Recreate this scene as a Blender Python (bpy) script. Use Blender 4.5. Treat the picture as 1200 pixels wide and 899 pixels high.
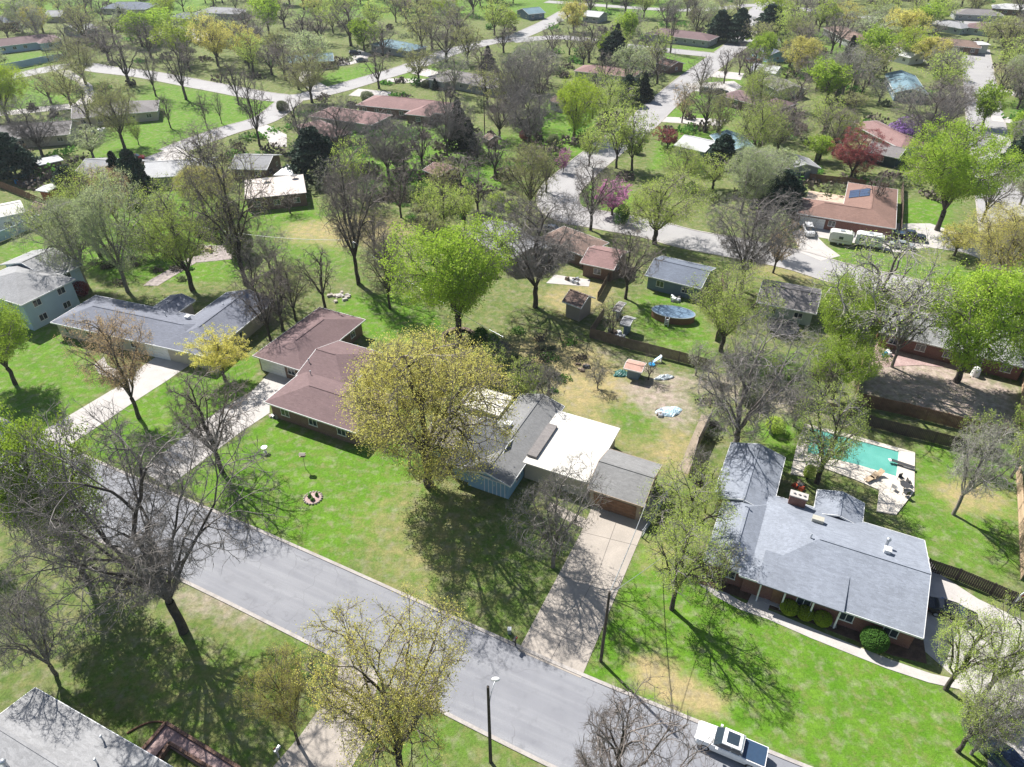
import bpy, math, random
import numpy as np
from mathutils import Vector
for o in list(bpy.data.objects): bpy.data.objects.remove(o)
random.seed(7); rng=np.random.default_rng(7)
S=bpy.context.scene; COL=S.collection
# ---------------------------------------------------------------- camera, sky, sun, exposure
CH=62.0; FPX=833.0; PITCH=math.atan((449.5+160)/FPX)
cd=bpy.data.cameras.new('camera'); cam=bpy.data.objects.new('camera',cd); COL.objects.link(cam)
cam.location=(0,0,CH); cam.rotation_euler=(math.pi/2-PITCH,0,0)
cd.sensor_width=36; cd.lens=36*FPX/1200; cd.clip_start=0.5; cd.clip_end=6000; S.camera=cam
W=bpy.data.worlds.new('World'); S.world=W; W.use_nodes=True
wn=W.node_tree.nodes; bg=wn['Background']; sky=wn.new('ShaderNodeTexSky'); sky.sky_type='NISHITA'; sky.sun_disc=False
HAZE=0.0001
SUN_EL=math.radians(48); SUN_AZ=math.radians(129)      # azimuth measured from +X, counter-clockwise, towards the sun
sky.sun_elevation=SUN_EL; sky.sun_rotation=math.pi/2-SUN_AZ
W.node_tree.links.new(sky.outputs[0],bg.inputs[0]); bg.inputs[1].default_value=0.07
sl=bpy.data.lights.new('sun','SUN'); sl.energy=5.0; sl.angle=math.radians(0.5); sl.color=(1,0.965,0.91)
so=bpy.data.objects.new('sun',sl); COL.objects.link(so)
so.rotation_euler=Vector((math.cos(SUN_AZ)*math.cos(SUN_EL),math.sin(SUN_AZ)*math.cos(SUN_EL),math.sin(SUN_EL))).to_track_quat('Z','Y').to_euler()
S.view_settings.view_transform='Standard'; S.view_settings.look='None'; S.view_settings.exposure=0.92; S.view_settings.gamma=1
S.render.engine='CYCLES'
try:
    S.cycles.max_bounces=5; S.cycles.transparent_max_bounces=6; S.cycles.diffuse_bounces=3
except Exception: pass

# ---------------------------------------------------------------- photograph pixel (1200x899) -> world point at height z
sp,cp=math.sin(PITCH),math.cos(PITCH)
def G(x,y,z=0.0):
    u=(x-600)/FPX; v=(449.5-y)/FPX
    d=(u, cp+v*sp, -sp+v*cp); t=(z-CH)/d[2]
    return Vector((d[0]*t,d[1]*t,z))
def PX(p):
    x,y,z=p[0],p[1],p[2]-CH
    dep=y*cp-z*sp; up=y*sp+z*cp
    return 600+FPX*x/dep, 449.5-FPX*up/dep, dep
def hgt(bx,by,ty):
    b=G(bx,by); lo,hi=0,45
    for _ in range(30):
        m=(lo+hi)/2
        if PX((b.x,b.y,m))[1]>ty: lo=m
        else: hi=m
    return lo
A=math.radians(-25.5)

# ---------------------------------------------------------------- materials
MATS={}
def nodes_mat(name):
    m=bpy.data.materials.new(name); m.use_nodes=True; nt=m.node_tree; b=nt.nodes['Principled BSDF']
    b.inputs['Roughness'].default_value=.85
    try: b.inputs['Specular IOR Level'].default_value=.25
    except Exception: pass
    return m,nt,b
def mixc(nt,fac,a,b_):
    n=nt.nodes.new('ShaderNodeMix'); n.data_type='RGBA'
    def s(i,v):
        if isinstance(v,(tuple,list)): n.inputs[i].default_value=(v[0],v[1],v[2],1)
        else: nt.links.new(v,n.inputs[i])
    if isinstance(fac,(int,float)): n.inputs[0].default_value=fac
    else: nt.links.new(fac,n.inputs[0])
    s(6,a); s(7,b_); return n.outputs[2]
def noise(nt,scale,detail=3,vec=None,rough=.55,ramp=None):
    n=nt.nodes.new('ShaderNodeTexNoise'); n.inputs['Scale'].default_value=scale; n.inputs['Detail'].default_value=detail; n.inputs['Roughness'].default_value=rough
    if vec is None:
        g=nt.nodes.new('ShaderNodeTexCoord'); vec=g.outputs['Object']
    nt.links.new(vec,n.inputs['Vector']); out=n.outputs['Fac']
    if ramp:
        r=nt.nodes.new('ShaderNodeMapRange'); r.clamp=True
        r.inputs[1].default_value=ramp[0]; r.inputs[2].default_value=ramp[1]
        nt.links.new(out,r.inputs[0]); out=r.outputs[0]
    return out
def mapvec(nt,scale=(1,1,1),rot=(0,0,0),coord='Object'):
    g=nt.nodes.new('ShaderNodeTexCoord'); mp=nt.nodes.new('ShaderNodeMapping')
    mp.inputs['Scale'].default_value=scale; mp.inputs['Rotation'].default_value=rot
    nt.links.new(g.outputs[coord],mp.inputs['Vector']); return mp.outputs[0]
def darker(c,f): return tuple(min(1,x*f) for x in c)
def surf(name,c,c2=None,scale=.6,fine=8,rough=.85,metal=0,spec=None,finek=.25,bump=0):
    if name in MATS: return MATS[name]
    m,nt,b=nodes_mat(name); c2=c2 or darker(c,.72)
    a=mixc(nt,noise(nt,scale,4,ramp=(.3,.7)),c,c2)
    d=mixc(nt,noise(nt,fine,3,ramp=(.35,.7)),a,a)
    f=nt.nodes.new('ShaderNodeHueSaturation'); nt.links.new(a,f.inputs['Color'])
    mr=nt.nodes.new('ShaderNodeMapRange'); mr.inputs[3].default_value=1-finek; mr.inputs[4].default_value=1+finek
    nt.links.new(noise(nt,fine,4,rough=.7,ramp=(.25,.75)),mr.inputs[0]); nt.links.new(mr.outputs[0],f.inputs['Value'])
    nt.links.new(f.outputs[0],b.inputs['Base Color']); b.inputs['Roughness'].default_value=rough; b.inputs['Metallic'].default_value=metal
    if spec is not None: b.inputs['Specular IOR Level'].default_value=spec
    if bump:
        bp=nt.nodes.new('ShaderNodeBump'); bp.inputs['Strength'].default_value=bump; bp.inputs['Distance'].default_value=.05
        nt.links.new(noise(nt,fine,4),bp.inputs['Height']); nt.links.new(bp.outputs[0],b.inputs['Normal'])
    MATS[name]=m; return m
def roofmat(name,c,streak=.12):
    if name in MATS: return MATS[name]
    m,nt,b=nodes_mat(name)
    base=mixc(nt,noise(nt,.3,5,ramp=(.3,.7)),darker(c,1.06),darker(c,.9))
    # shingle tabs: cells that follow the slope
    v=nt.nodes.new('ShaderNodeTexVoronoi'); v.inputs['Scale'].default_value=1.0
    nt.links.new(mapvec(nt,(2.2,5.5,9)),v.inputs['Vector'])
    h=nt.nodes.new('ShaderNodeHueSaturation'); nt.links.new(base,h.inputs['Color'])
    sep=nt.nodes.new('ShaderNodeSeparateColor'); nt.links.new(v.outputs['Color'],sep.inputs[0])
    mr=nt.nodes.new('ShaderNodeMapRange'); mr.inputs[3].default_value=1-streak; mr.inputs[4].default_value=1+streak
    nt.links.new(sep.outputs[0],mr.inputs[0]); nt.links.new(mr.outputs[0],h.inputs['Value'])
    st=mixc(nt,noise(nt,1,4,mapvec(nt,(.9,.15,.15)),ramp=(.4,.85)),h.outputs[0],darker(c,.8))
    fin=mixc(nt,.45,h.outputs[0],st)
    h2=nt.nodes.new('ShaderNodeHueSaturation'); nt.links.new(fin,h2.inputs['Color']); m2=nt.nodes.new('ShaderNodeMapRange'); m2.inputs[1].default_value=.3; m2.inputs[2].default_value=.7; m2.inputs[3].default_value=.85; m2.inputs[4].default_value=1.15; nt.links.new(noise(nt,9,3,rough=.8),m2.inputs[0]); nt.links.new(m2.outputs[0],h2.inputs['Value']); nt.links.new(h2.outputs[0],b.inputs['Base Color']); b.inputs['Roughness'].default_value=.9
    MATS[name]=m; return m
def wallmat(name,c,kind='siding'):
    if name in MATS: return MATS[name]
    m,nt,b=nodes_mat(name)
    if kind=='brick':
        bt=nt.nodes.new('ShaderNodeTexBrick'); bt.inputs['Scale'].default_value=2.2; bt.inputs['Color1'].default_value=(*c,1); bt.inputs['Color2'].default_value=(*darker(c,.6),1)
        bt.inputs['Mortar'].default_value=(.4,.36,.33,1); bt.inputs['Mortar Size'].default_value=.02
        nt.links.new(mapvec(nt,(1,1,1),(math.pi/2,0,0)),bt.inputs['Vector']); col=mixc(nt,noise(nt,.8,3),bt.outputs[0],darker(c,.9))
    else:
        w=nt.nodes.new('ShaderNodeTexWave'); w.wave_type='BANDS'; w.bands_direction='Z'; w.wave_profile='SAW'; w.inputs['Scale'].default_value=1.6
        g=nt.nodes.new('ShaderNodeTexCoord'); nt.links.new(g.outputs['Object'],w.inputs['Vector'])
        col=mixc(nt,w.outputs['Fac'],darker(c,.85),c); col=mixc(nt,noise(nt,.7,4,ramp=(.35,.75)),col,darker(c,.82))
    nt.links.new(col,b.inputs['Base Color']); MATS[name]=m; return m
def plain(name,c,rough=.5,metal=0,spec=.5):
    if name in MATS: return MATS[name]
    m,nt,b=nodes_mat(name); nt.links.new(mixc(nt,noise(nt,3,3,ramp=(.3,.7)),c,darker(c,.85)),b.inputs['Base Color'])
    b.inputs['Roughness'].default_value=rough; b.inputs['Metallic'].default_value=metal; b.inputs['Specular IOR Level'].default_value=spec
    MATS[name]=m; return m
def leafmat(name,c,c2,trans=.45):
    if name in MATS: return MATS[name]
    m,nt,b=nodes_mat(name)
    g=nt.nodes.new('ShaderNodeNewGeometry')
    mx=mixc(nt,g.outputs['Random Per Island'],c,c2)
    mx=mixc(nt,noise(nt,.55,2,ramp=(.4,.65)),mx,mixc(nt,.5,mx,c2))
    oi=nt.nodes.new('ShaderNodeObjectInfo'); h=nt.nodes.new('ShaderNodeHueSaturation'); mr=nt.nodes.new('ShaderNodeMapRange')
    mr.inputs[3].default_value=.8; mr.inputs[4].default_value=1.2; nt.links.new(oi.outputs['Random'],mr.inputs[0]); nt.links.new(mr.outputs[0],h.inputs['Value']); nt.links.new(mx,h.inputs['Color'])
    mx=h.outputs[0]
    nt.links.new(mx,b.inputs['Base Color'])
    t=nt.nodes.new('ShaderNodeBsdfTranslucent'); nt.links.new(mx,t.inputs['Color'])
    ms=nt.nodes.new('ShaderNodeMixShader'); ms.inputs[0].default_value=trans
    out=nt.nodes['Material Output']; nt.links.new(b.outputs[0],ms.inputs[1]); nt.links.new(t.outputs[0],ms.inputs[2]); nt.links.new(ms.outputs[0],out.inputs['Surface'])
    MATS[name]=m; return m
M_glass=plain('window_glass',(.03,.045,.06),.08,0,.8)
M_white=plain('white_paint',(.74,.74,.73),.55)
M_conc=surf('concrete',(.39,.345,.3),(.32,.285,.25),.5,9,.9,finek=.14)
M_concl=surf('pale_concrete',(.46,.435,.41),(.38,.355,.335),.6,7,.9,finek=.12)
M_metal=plain('galvanised_metal',(.5,.52,.55),.4,.6)
M_black=plain('black_paint',(.02,.02,.022),.45)
M_dark=plain('charcoal_metal',(.05,.05,.055),.5)
M_wood=surf('weathered_wood',(.2,.15,.115),(.12,.09,.07),1.2,12)
M_woodr=surf('brown_wood',(.25,.14,.085),(.15,.085,.055),1.2,12)
M_woodl=surf('tan_wood',(.5,.38,.26),(.38,.28,.19),1.2,12)
M_tyre=plain('tyre_rubber',(.015,.015,.015),.8)
M_brick=wallmat('red_brick',(.2,.08,.06),'brick')

# ---------------------------------------------------------------- mesh helpers
def np_mesh(name,v,quads,mi=None,mats=(),smooth=False):
    me=bpy.data.meshes.new(name); v=np.asarray(v,np.float32); q=np.asarray(quads,np.int32); n=len(q); k=q.shape[1]
    me.vertices.add(len(v)); me.vertices.foreach_set('co',v.ravel())
    me.loops.add(n*k); me.loops.foreach_set('vertex_index',q.ravel())
    me.polygons.add(n); me.polygons.foreach_set('loop_start',np.arange(0,n*k,k,dtype=np.int32))
    try: me.polygons.foreach_set('loop_total',np.full(n,k,np.int32))
    except Exception: pass
    if mi is not None: me.polygons.foreach_set('material_index',np.asarray(mi,np.int32))
    if smooth: me.polygons.foreach_set('use_smooth',np.ones(n,bool))
    for m in mats: me.materials.append(m)
    me.update(calc_edges=True); me.validate(); return me
def link(name,data,parent=None,loc=None,rz=None):
    o=bpy.data.objects.new(name,data); COL.objects.link(o)
    if parent is not None: o.parent=parent
    if loc is not None: o.location=loc
    if rz is not None: o.rotation_euler=(0,0,rz)
    return o
def tag(o,label=None,cat=None,group=None,kind=None):
    if label: o['label']=label
    if cat: o['category']=cat
    if group: o['group']=group
    if kind: o['kind']=kind
    return o
def thing(name,label,cat,loc=(0,0,0),rz=0,group=None):
    o=link(name,None,None,loc,rz); o.empty_display_size=.5; return tag(o,label,cat,group)
class MB:
    def __init__(s): s.v=[];s.f=[];s.m=[];s.sm=[]
    def add(s,vs,fs,mi=0,sm=False):
        n=len(s.v); s.v+= [tuple(p) for p in vs]; s.f+=[tuple(i+n for i in f) for f in fs]; s.m+=[mi]*len(fs); s.sm+=[sm]*len(fs)
    def box(s,x0,x1,y0,y1,z0,z1,mi=0):
        s.add([(x0,y0,z0),(x1,y0,z0),(x1,y1,z0),(x0,y1,z0),(x0,y0,z1),(x1,y0,z1),(x1,y1,z1),(x0,y1,z1)],
              [(0,3,2,1),(4,5,6,7),(0,1,5,4),(1,2,6,5),(2,3,7,6),(3,0,4,7)],mi)
    def obox(s,a,b,w,z0,z1,mi=0,za=0,zb=0):     # box along segment a-b
        a=Vector((a[0],a[1],0));b=Vector((b[0],b[1],0)); d=(b-a).normalized(); n=Vector((-d.y,d.x,0))*w/2
        P=[a-n,b-n,b+n,a+n]; z=[za,zb,zb,za]
        s.add([(p.x,p.y,z0+zz) for p,zz in zip(P,z)]+[(p.x,p.y,z1+zz) for p,zz in zip(P,z)],[(0,3,2,1),(4,5,6,7),(0,1,5,4),(1,2,6,5),(2,3,7,6),(3,0,4,7)],mi)
    def prism(s,pts,z0,z1,mi=0):
        n=len(pts); ar=sum(pts[i][0]*pts[(i+1)%n][1]-pts[(i+1)%n][0]*pts[i][1] for i in range(n))
        if ar<0: pts=pts[::-1]
        s.add([(p[0],p[1],z0) for p in pts]+[(p[0],p[1],z1) for p in pts],[tuple(range(n-1,-1,-1)),tuple(range(n,2*n))]+[(i,(i+1)%n,n+(i+1)%n,n+i) for i in range(n)],mi)
    def sheet(s,pts,z,mi=0):
        n=len(pts); ar=sum(pts[i][0]*pts[(i+1)%n][1]-pts[(i+1)%n][0]*pts[i][1] for i in range(n))
        if ar<0: pts=pts[::-1]
        s.add([(p[0],p[1],z) for p in pts],[tuple(range(n))],mi)
    def tube(s,pts,rad,k=8,mi=0,cap=True,sm=True):
        pts=[Vector(p) for p in pts]; rad=rad if isinstance(rad,(list,tuple)) else [rad]*len(pts); vs=[]
        for i,p in enumerate(pts):
            d=(pts[min(i+1,len(pts)-1)]-pts[max(i-1,0)]).normalized(); up=Vector((0,0,1)) if abs(d.z)<.9 else Vector((1,0,0))
            a=d.cross(up).normalized(); b=d.cross(a).normalized()
            for j in range(k):
                t=2*math.pi*j/k; vs.append(p+(a*math.cos(t)+b*math.sin(t))*rad[i])
        fs=[(i*k+j,i*k+(j+1)%k,(i+1)*k+(j+1)%k,(i+1)*k+j) for i in range(len(pts)-1) for j in range(k)]
        s.add(vs,fs,mi,sm)
        if cap: s.add(vs[:k],[tuple(range(k))[::-1]],mi); s.add(vs[-k:],[tuple(range(k))],mi)
    def ball(s,c,r,mi=0,seg=10,ring=6,jit=0):
        vs=[];R=r if isinstance(r,(tuple,list)) else (r,r,r)
        for i in range(ring+1):
            ph=math.pi*i/ring
            for j in range(seg):
                t=2*math.pi*j/seg; q=1+random.uniform(-jit,jit); vs.append((c[0]+R[0]*q*math.sin(ph)*math.cos(t),c[1]+R[1]*q*math.sin(ph)*math.sin(t),c[2]+R[2]*q*math.cos(ph)))
        s.add(vs,[(i*seg+j,(i+1)*seg+j,(i+1)*seg+(j+1)%seg,i*seg+(j+1)%seg) for i in range(ring) for j in range(seg)],mi,True)
    def mesh(s,name,mats):
        me=bpy.data.meshes.new(name); me.from_pydata(s.v,[],s.f); me.polygons.foreach_set('material_index',s.m); me.polygons.foreach_set('use_smooth',s.sm)
        for m in (mats if isinstance(mats,(list,tuple)) else [mats]): me.materials.append(m)
        me.update(); return me
    def build(s,name,mats,parent=None,loc=None,rz=None): return link(name,s.mesh(name,mats),parent,loc,rz)
def tris_fix(me):
    import bmesh
    bm=bmesh.new(); bm.from_mesh(me); bmesh.ops.triangulate(bm,faces=[f for f in bm.faces if len(f.verts)>4]); bm.to_mesh(me); bm.free()

# ---------------------------------------------------------------- roads and pavings (world polygons)
def off(line,d):
    out=[]
    for i,p in enumerate(line):
        a=line[max(i-1,0)]; b=line[min(i+1,len(line)-1)]; t=(b-a); t.z=0; t.normalize(); out.append(p+Vector((-t.y,t.x,0))*d)
    return out
def smooth(line,n=6):
    P=[line[0]*2-line[1]]+line+[line[-1]*2-line[-2]]; out=[]
    for i in range(1,len(P)-2):
        for k in range(n):
            t=k/n; a,b,c,d=P[i-1],P[i],P[i+1],P[i+2]
            out.append(.5*((2*b)+(c-a)*t+(2*a-5*b+4*c-d)*t*t+(3*b-a-3*c+d)*t*t*t))
    return out+[line[-1]]
ROADS=[]   # (name, centreline, half width)
far=[G(*p) for p in ((-400,330),(-120,440),(0,492),(75,525),(150,558),(300,622),(420,675),(550,734),(682,793),(817,848),(930,895),(1100,962),(1400,1075))]
ROADS.append(('near_street',smooth(off(far,-4.35),4),4.35))
def R(name,pts,hw,s=5): ROADS.append((name,smooth([G(*p) for p in pts],s),hw))
R('curving_street',((898,2),(880,25),(868,48),(838,72),(810,93),(776,122),(748,148),(715,172),(680,200),(655,226),(662,248),(705,258),(760,268),(806,280),(870,292),(930,304),(990,322),(1070,340),(1200,372),(1400,425)),4.6)
R('avenue',((1143,57),(1146,80),(1150,110),(1158,160),(1172,230),(1183,290),(1195,355)),4.9)
R('upper_street',((600,48),(660,44),(725,53),(790,60),(848,66)),4.2)
R('far_left_street',((-200,118),(0,92),(82,77),(125,82),(175,88),(250,102),(330,115),(380,108),(430,94),(480,79),(525,62),(570,50),(600,45),(640,28),(665,14)),4.4)
R('side_street',((345,112),(335,122),(310,140),(270,152),(230,166),(200,178)),4.0)
R('distant_street',((640,2),(800,12),(898,6),(1010,20),(1200,30)),4.0)
PAVE=[]    # (name, polygon px, material, z)
def P(name,pts,m,z=.03): PAVE.append((name,[G(*p) for p in pts],m,z))
P('driveway',((41,511),(76,526),(165,466),(196,446),(222,428),(192,412),(163,432),(140,452)),M_concl,.034)
P('driveway',((166,552),(197,571),(280,508),(316,484),(316,466),(336,452),(354,438),(328,424),(296,458),(255,482),(215,512)),M_concl,.034)
P('driveway',((607,763),(681,795),(716,712),(752,626),(760,606),(770,590),(760,570),(700,570),(692,598),(683,620),(650,682)),M_conc,.034)
P('driveway',((396,766),(444,788),(434,862),(400,920),(370,980),(250,980),(320,899),(352,862),(396,800)),M_conc,.034)
P('driveway',((1086,650),(1100,672),(1146,702),(1250,752),(1280,990),(1160,990),(1156,836),(1132,806),(1080,760)),M_concl,.034)
P('driveway',((960,262),(928,272),(938,296),(962,306),(985,300),(968,288),(958,278),(1000,285),(1050,296),(1090,290),(1130,296),(1165,310),(1172,298),(1130,276),(1090,262),(1030,262)),M_concl,.034)
P('driveway',((82,82),(62,84),(90,96),(101,110),(88,121),(50,125),(0,131),(0,136),(60,130),(100,127),(112,117),(108,100)),M_concl,.034)
P('driveway',((372,112),(388,104),(366,92),(364,84),(378,80),(410,76),(426,72),(436,64),(420,58),(412,68),(372,72),(352,82),(350,95)),M_concl,.034)
P('driveway',((408,112),(420,104),(460,108),(452,116)),M_concl,.034)
P('driveway',((480,86),(498,80),(535,90),(545,100),(500,98),(450,96),(455,92),(515,93)),M_concl,.034)
P('driveway',((297,150),(312,146),(336,158),(336,172),(318,172),(312,160)),M_concl,.034)
P('driveway',((780,137),(775,143),(845,148),(850,140)),M_concl,.034)
P('driveway',((808,98),(802,105),(850,112),(870,102),(860,95)),M_concl,.034)
P('driveway',((838,83),(832,90),(868,94),(872,86)),M_concl,.034)
P('driveway',((1155,104),(1158,109),(1215,115),(1213,110)),M_concl,.034)
P('driveway',((1160,135),(1163,142),(1220,149),(1218,142)),M_concl,.034)
P('driveway',((1030,44),(1040,72),(1085,72),(1080,62)),M_concl,.034)
P('driveway',((167,186),(205,172),(228,182),(222,194),(166,196)),M_concl,.034)
P('driveway',((200,38),(215,50),(245,48),(250,42),(225,33)),M_concl,.034)
P('front_walk',((818,684),(842,690),(870,706),(905,717),(960,740),(1000,756),(1045,774),(1092,790),(1130,798),(1152,822),(1146,828),(1124,808),(1088,800),(1040,784),(990,764),(950,748),(900,726),(866,714),(840,700)),M_concl,.04)
P('front_walk',((645,588),(690,610),(684,620),(640,598)),M_conc,.028)
P('front_walk',((884,690),(906,696),(898,722),(872,714)),M_concl,.044)
P('front_walk',((110,428),(122,418),(126,428),(150,440),(138,446),(116,438)),M_concl,.028)
P('garden_path',((822,486),(830,488),(806,556),(794,552)),surf('bare_soil',(.3,.245,.19),(.2,.17,.12),.8,6,finek=.3),.03)
P('patio',((640,332),(650,322),(692,328),(690,336)),M_concl,.03)
P('gravel_bed',((168,335),(175,329),(222,302),(278,290),(272,304),(230,308),(185,335)),surf('gravel',(.36,.31,.29),(.2,.17,.16),1.5,6,finek=.4),.03)
P('gravel_bed',((282,300),(220,298),(232,288),(262,288)),MATS['gravel'],.034)
P('planting_bed',((812,682),(866,700),(955,732),(1045,768),(1086,778),(1082,750),(990,718),(880,682)),surf('mulch',(.13,.085,.06),(.07,.045,.035),1.5,7,finek=.35),.036)
P('deck_paving',((1008,430),(1040,385),(1060,398),(1130,420),(1160,428),(1155,436),(1080,428),(1040,430)),surf('pink_paving',(.42,.31,.29),(.3,.2,.19),.8,5,finek=.3),.03)

def pip(px,py,poly):
    x=np.array([p[0] for p in poly]); y=np.array([p[1] for p in poly]); c=np.zeros(px.shape,bool); n=len(x); j=n-1
    for i in range(n):
        cond=((y[i]>py)!=(y[j]>py)); xx=(x[j]-x[i])*(py-y[i])/((y[j]-y[i])+1e-12)+x[i]; c^=cond&(px<xx); j=i
    return c
def pdist(px,py,poly,closed=True):
    d=np.full(px.shape,1e9); n=len(poly)
    for i in range(n if closed else n-1):
        a=poly[i]; b=poly[(i+1)%n]; ax,ay=a[0],a[1]; bx,by=b[0]-ax,b[1]-ay; L=bx*bx+by*by+1e-9
        t=np.clip(((px-ax)*bx+(py-ay)*by)/L,0,1); d=np.minimum(d,np.hypot(px-ax-t*bx,py-ay-t*by))
    return d

# ---------------------------------------------------------------- ground: one sheet to the horizon, with lush, dry and bare zones
def axis(lo,hi,step,ext,g=1.12):
    a=list(np.arange(lo,hi+1e-6,step)); s=step; x=hi
    while x<ext: s*=g; x+=s; a.append(x)
    s=step; x=lo
    while x>-ext: s*=g; x-=s; a.insert(0,x)
    return np.array(a)
gx=axis(-75,85,.8,2600); gy=axis(22,150,.8,2600,1.06)
XX,YY=np.meshgrid(gx,gy); nx,ny=len(gx),len(gy)
lush=np.full(XX.shape,.30); dry=np.full(XX.shape,.06); dirt=np.zeros(XX.shape)
ZONES=[ # channel, value, feather m, polygon px
('l',1,.5,((205,565),(316,488),(345,500),(400,525),(440,500),(470,470),(520,600),(440,650),(400,665),(300,620))),
('l',.5,3,((400,665),(450,600),(480,560),(560,600),(640,620),(690,615),(605,756))),
('d',.35,5,((420,600),(500,560),(560,600),(560,720),(450,690))),
('l',1,.5,((80,524),(190,448),(240,430),(300,415),(300,455),(215,510),(165,552))),
('l',.92,.5,((-60,470),(-20,380),(60,380),(150,440),(45,508))),
('l',1,.6,((683,792),(752,640),(830,690),(960,745),(1090,800),(1155,840),(1155,960),(930,893),(817,846))),
('d',1.15,1.3,((738,770),(765,765),(800,790),(850,820),(845,838),(790,830),(745,800))),
('d',.6,2,((760,640),(790,640),(785,665),(755,665))),
('d',.85,3,((580,400),(640,395),(700,410),(735,440),(740,480),(790,500),(812,520),(795,555),(730,520),(660,480),(620,430))),
('l',.75,3,((700,480),(740,470),(780,490),(770,520),(730,515))),
('d',.75,2.5,((660,370),(705,365),(720,330),(680,330),(630,345))),
('l',.9,2,((745,350),(790,335),(820,370),(840,400),(830,420),(770,405),(745,380))),
('l',.85,1.5,((1045,600),(1080,520),(1190,520),(1195,660),(1180,680),(1090,655))),
('d',.9,2,((1090,570),(1130,560),(1180,580),(1175,600),(1120,600))),
('l',.95,2,((870,500),(945,490),(935,555),(905,530))),
('b',.9,2,((1005,460),(1020,420),(1060,410),(1190,455),(1200,500),(1150,500))),
('b',.7,2,((720,450),(790,440),(815,480),(800,505),(750,480))),
('b',.6,2,((690,405),(740,425),(800,440),(860,440),(1000,480),(1000,500),(860,470),(760,440))),
('l',.75,2,((870,420),(940,410),(940,440),(880,450))),
('l',1,1,((400,345),(480,345),(520,375),(520,405),(440,400),(390,372))),
('l',.8,4,((280,240),(400,250),(420,330),(300,300))),
('d',.8,4,((340,262),(430,250),(480,262),(480,280),(400,290),(330,280))),
('l',1,3,((90,200),(150,120),(180,95),(330,120),(310,135),(200,178))),
('l',1,3,((0,99),(85,84),(110,118),(0,132))),
('l',.9,3,((0,60),(70,60),(90,72),(0,88))),
('l',1,2,((160,215),(240,225),(300,240),(280,330),(130,330),(60,300))),
('l',1,2,((0,290),(50,275),(60,300),(0,310))),
('l',1,3,((285,215),(365,230),(375,255),(300,260))),
('l',1,2,((375,102),(370,88),(440,72),(450,88),(400,103))),
('l',1,2,((455,95),(520,88),(515,80),(490,80))),('l',1,2,((500,75),(540,72),(545,84),(510,80))),
('l',1,3,((350,160),(500,140),(600,160),(600,220),(500,230),(380,200))),
('l',1,3,((640,120),(680,110),(700,130),(690,180),(640,200),(600,160))),
('l',1,2,((775,62),(838,70),(815,90),(780,85))),('l',1,2,((780,52),(845,52),(845,62),(780,58))),
('l',1,2,((825,95),(870,88),(870,140),(770,138))),
('l',1,2,((670,218),(720,215),(760,240),(720,250),(672,240))),('l',1,2,((775,150),(860,150),(830,190),(760,200))),
('l',.9,2,((960,295),(985,290),(1160,320),(1150,345),(1000,315))),
('l',1,2,((1055,235),(1120,232),(1110,280),(1055,265))),
('d',.5,2,((885,300),(960,320),(950,335),(880,320))),
('l',.8,3,((880,30),(1010,40),(1000,70),(880,100))),
('d',.7,2,((1152,75),(1165,75),(1175,110),(1160,110))),
('l',.7,2,((1165,115),(1230,120),(1240,140),(1165,135))),
('l',.75,4,((85,820),(130,770),(350,750),(380,770),(330,900),(250,900))),
('d',.35,4,((200,760),(330,800),(330,890),(250,880),(120,800))),
('b',.55,1.5,((185,690),(260,690),(320,720),(300,735),(220,715))),
('l',.7,3,((455,800),(560,850),(640,899),(450,899))),
('l',1,6,((350,20),(800,20),(800,0),(350,0))),('l',1,6,((0,20),(250,20),(250,-10),(0,-10))),
('l',.5,1,((818,684),(960,740),(1080,780),(1080,760),(880,690))),
]
for ch,val,fe,poly in ZONES:
    w=[G(*p) for p in poly]; m=(XX>min(p.x for p in w)-fe*3)&(XX<max(p.x for p in w)+fe*3)&(YY>min(p.y for p in w)-fe*3)&(YY<max(p.y for p in w)+fe*3)
    if not m.any(): continue
    xs,ys=XX[m],YY[m]; ins=pip(xs,ys,w); d=pdist(xs,ys,w); k=np.clip(.5+np.where(ins,d,-d)/(2*fe),0,1); k=k*k*(3-2*k)
    arr={'l':lush,'d':dry,'b':dirt}[ch]; arr[m]=arr[m]*(1-k)+val*k
    if ch=='l': dry[m]*=(1-k); dirt[m]*=(1-k)
v=np.stack([XX.ravel(),YY.ravel(),np.zeros(XX.size)],1)
idx=np.arange(nx*ny).reshape(ny,nx); q=np.stack([idx[:-1,:-1].ravel(),idx[:-1,1:].ravel(),idx[1:,1:].ravel(),idx[1:,:-1].ravel()],1)
m,nt,b=nodes_mat('grass')
at=nt.nodes.new('ShaderNodeAttribute'); at.attribute_name='zone'; sp3=nt.nodes.new('ShaderNodeSeparateColor'); nt.links.new(at.outputs['Color'],sp3.inputs[0])
def thr(val,nz,k=.55):   # value + (noise-.5)*k, clamped
    a=nt.nodes.new('ShaderNodeMath'); a.operation='MULTIPLY_ADD'; nt.links.new(nz,a.inputs[0]); a.inputs[1].default_value=k; nt.links.new(val,a.inputs[2])
    s=nt.nodes.new('ShaderNodeMath'); s.operation='SUBTRACT'; s.use_clamp=True; nt.links.new(a.outputs[0],s.inputs[0]); s.inputs[1].default_value=k/2; return s.outputs[0]
dull=mixc(nt,noise(nt,.22,5,ramp=(.35,.65)),(.105,.125,.045),(.17,.16,.085))
dull=mixc(nt,noise(nt,1.3,4,ramp=(.45,.75)),dull,(.055,.085,.028))
bright=mixc(nt,noise(nt,.35,4,ramp=(.35,.65)),(.085,.2,.014),(.135,.25,.026))
bright=mixc(nt,noise(nt,.8,6,rough=.75,ramp=(.36,.74)),bright,(.06,.13,.014))
bright=mixc(nt,noise(nt,.7,5,rough=.7,ramp=(.7,.85)),bright,(.2,.22,.08))
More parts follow.
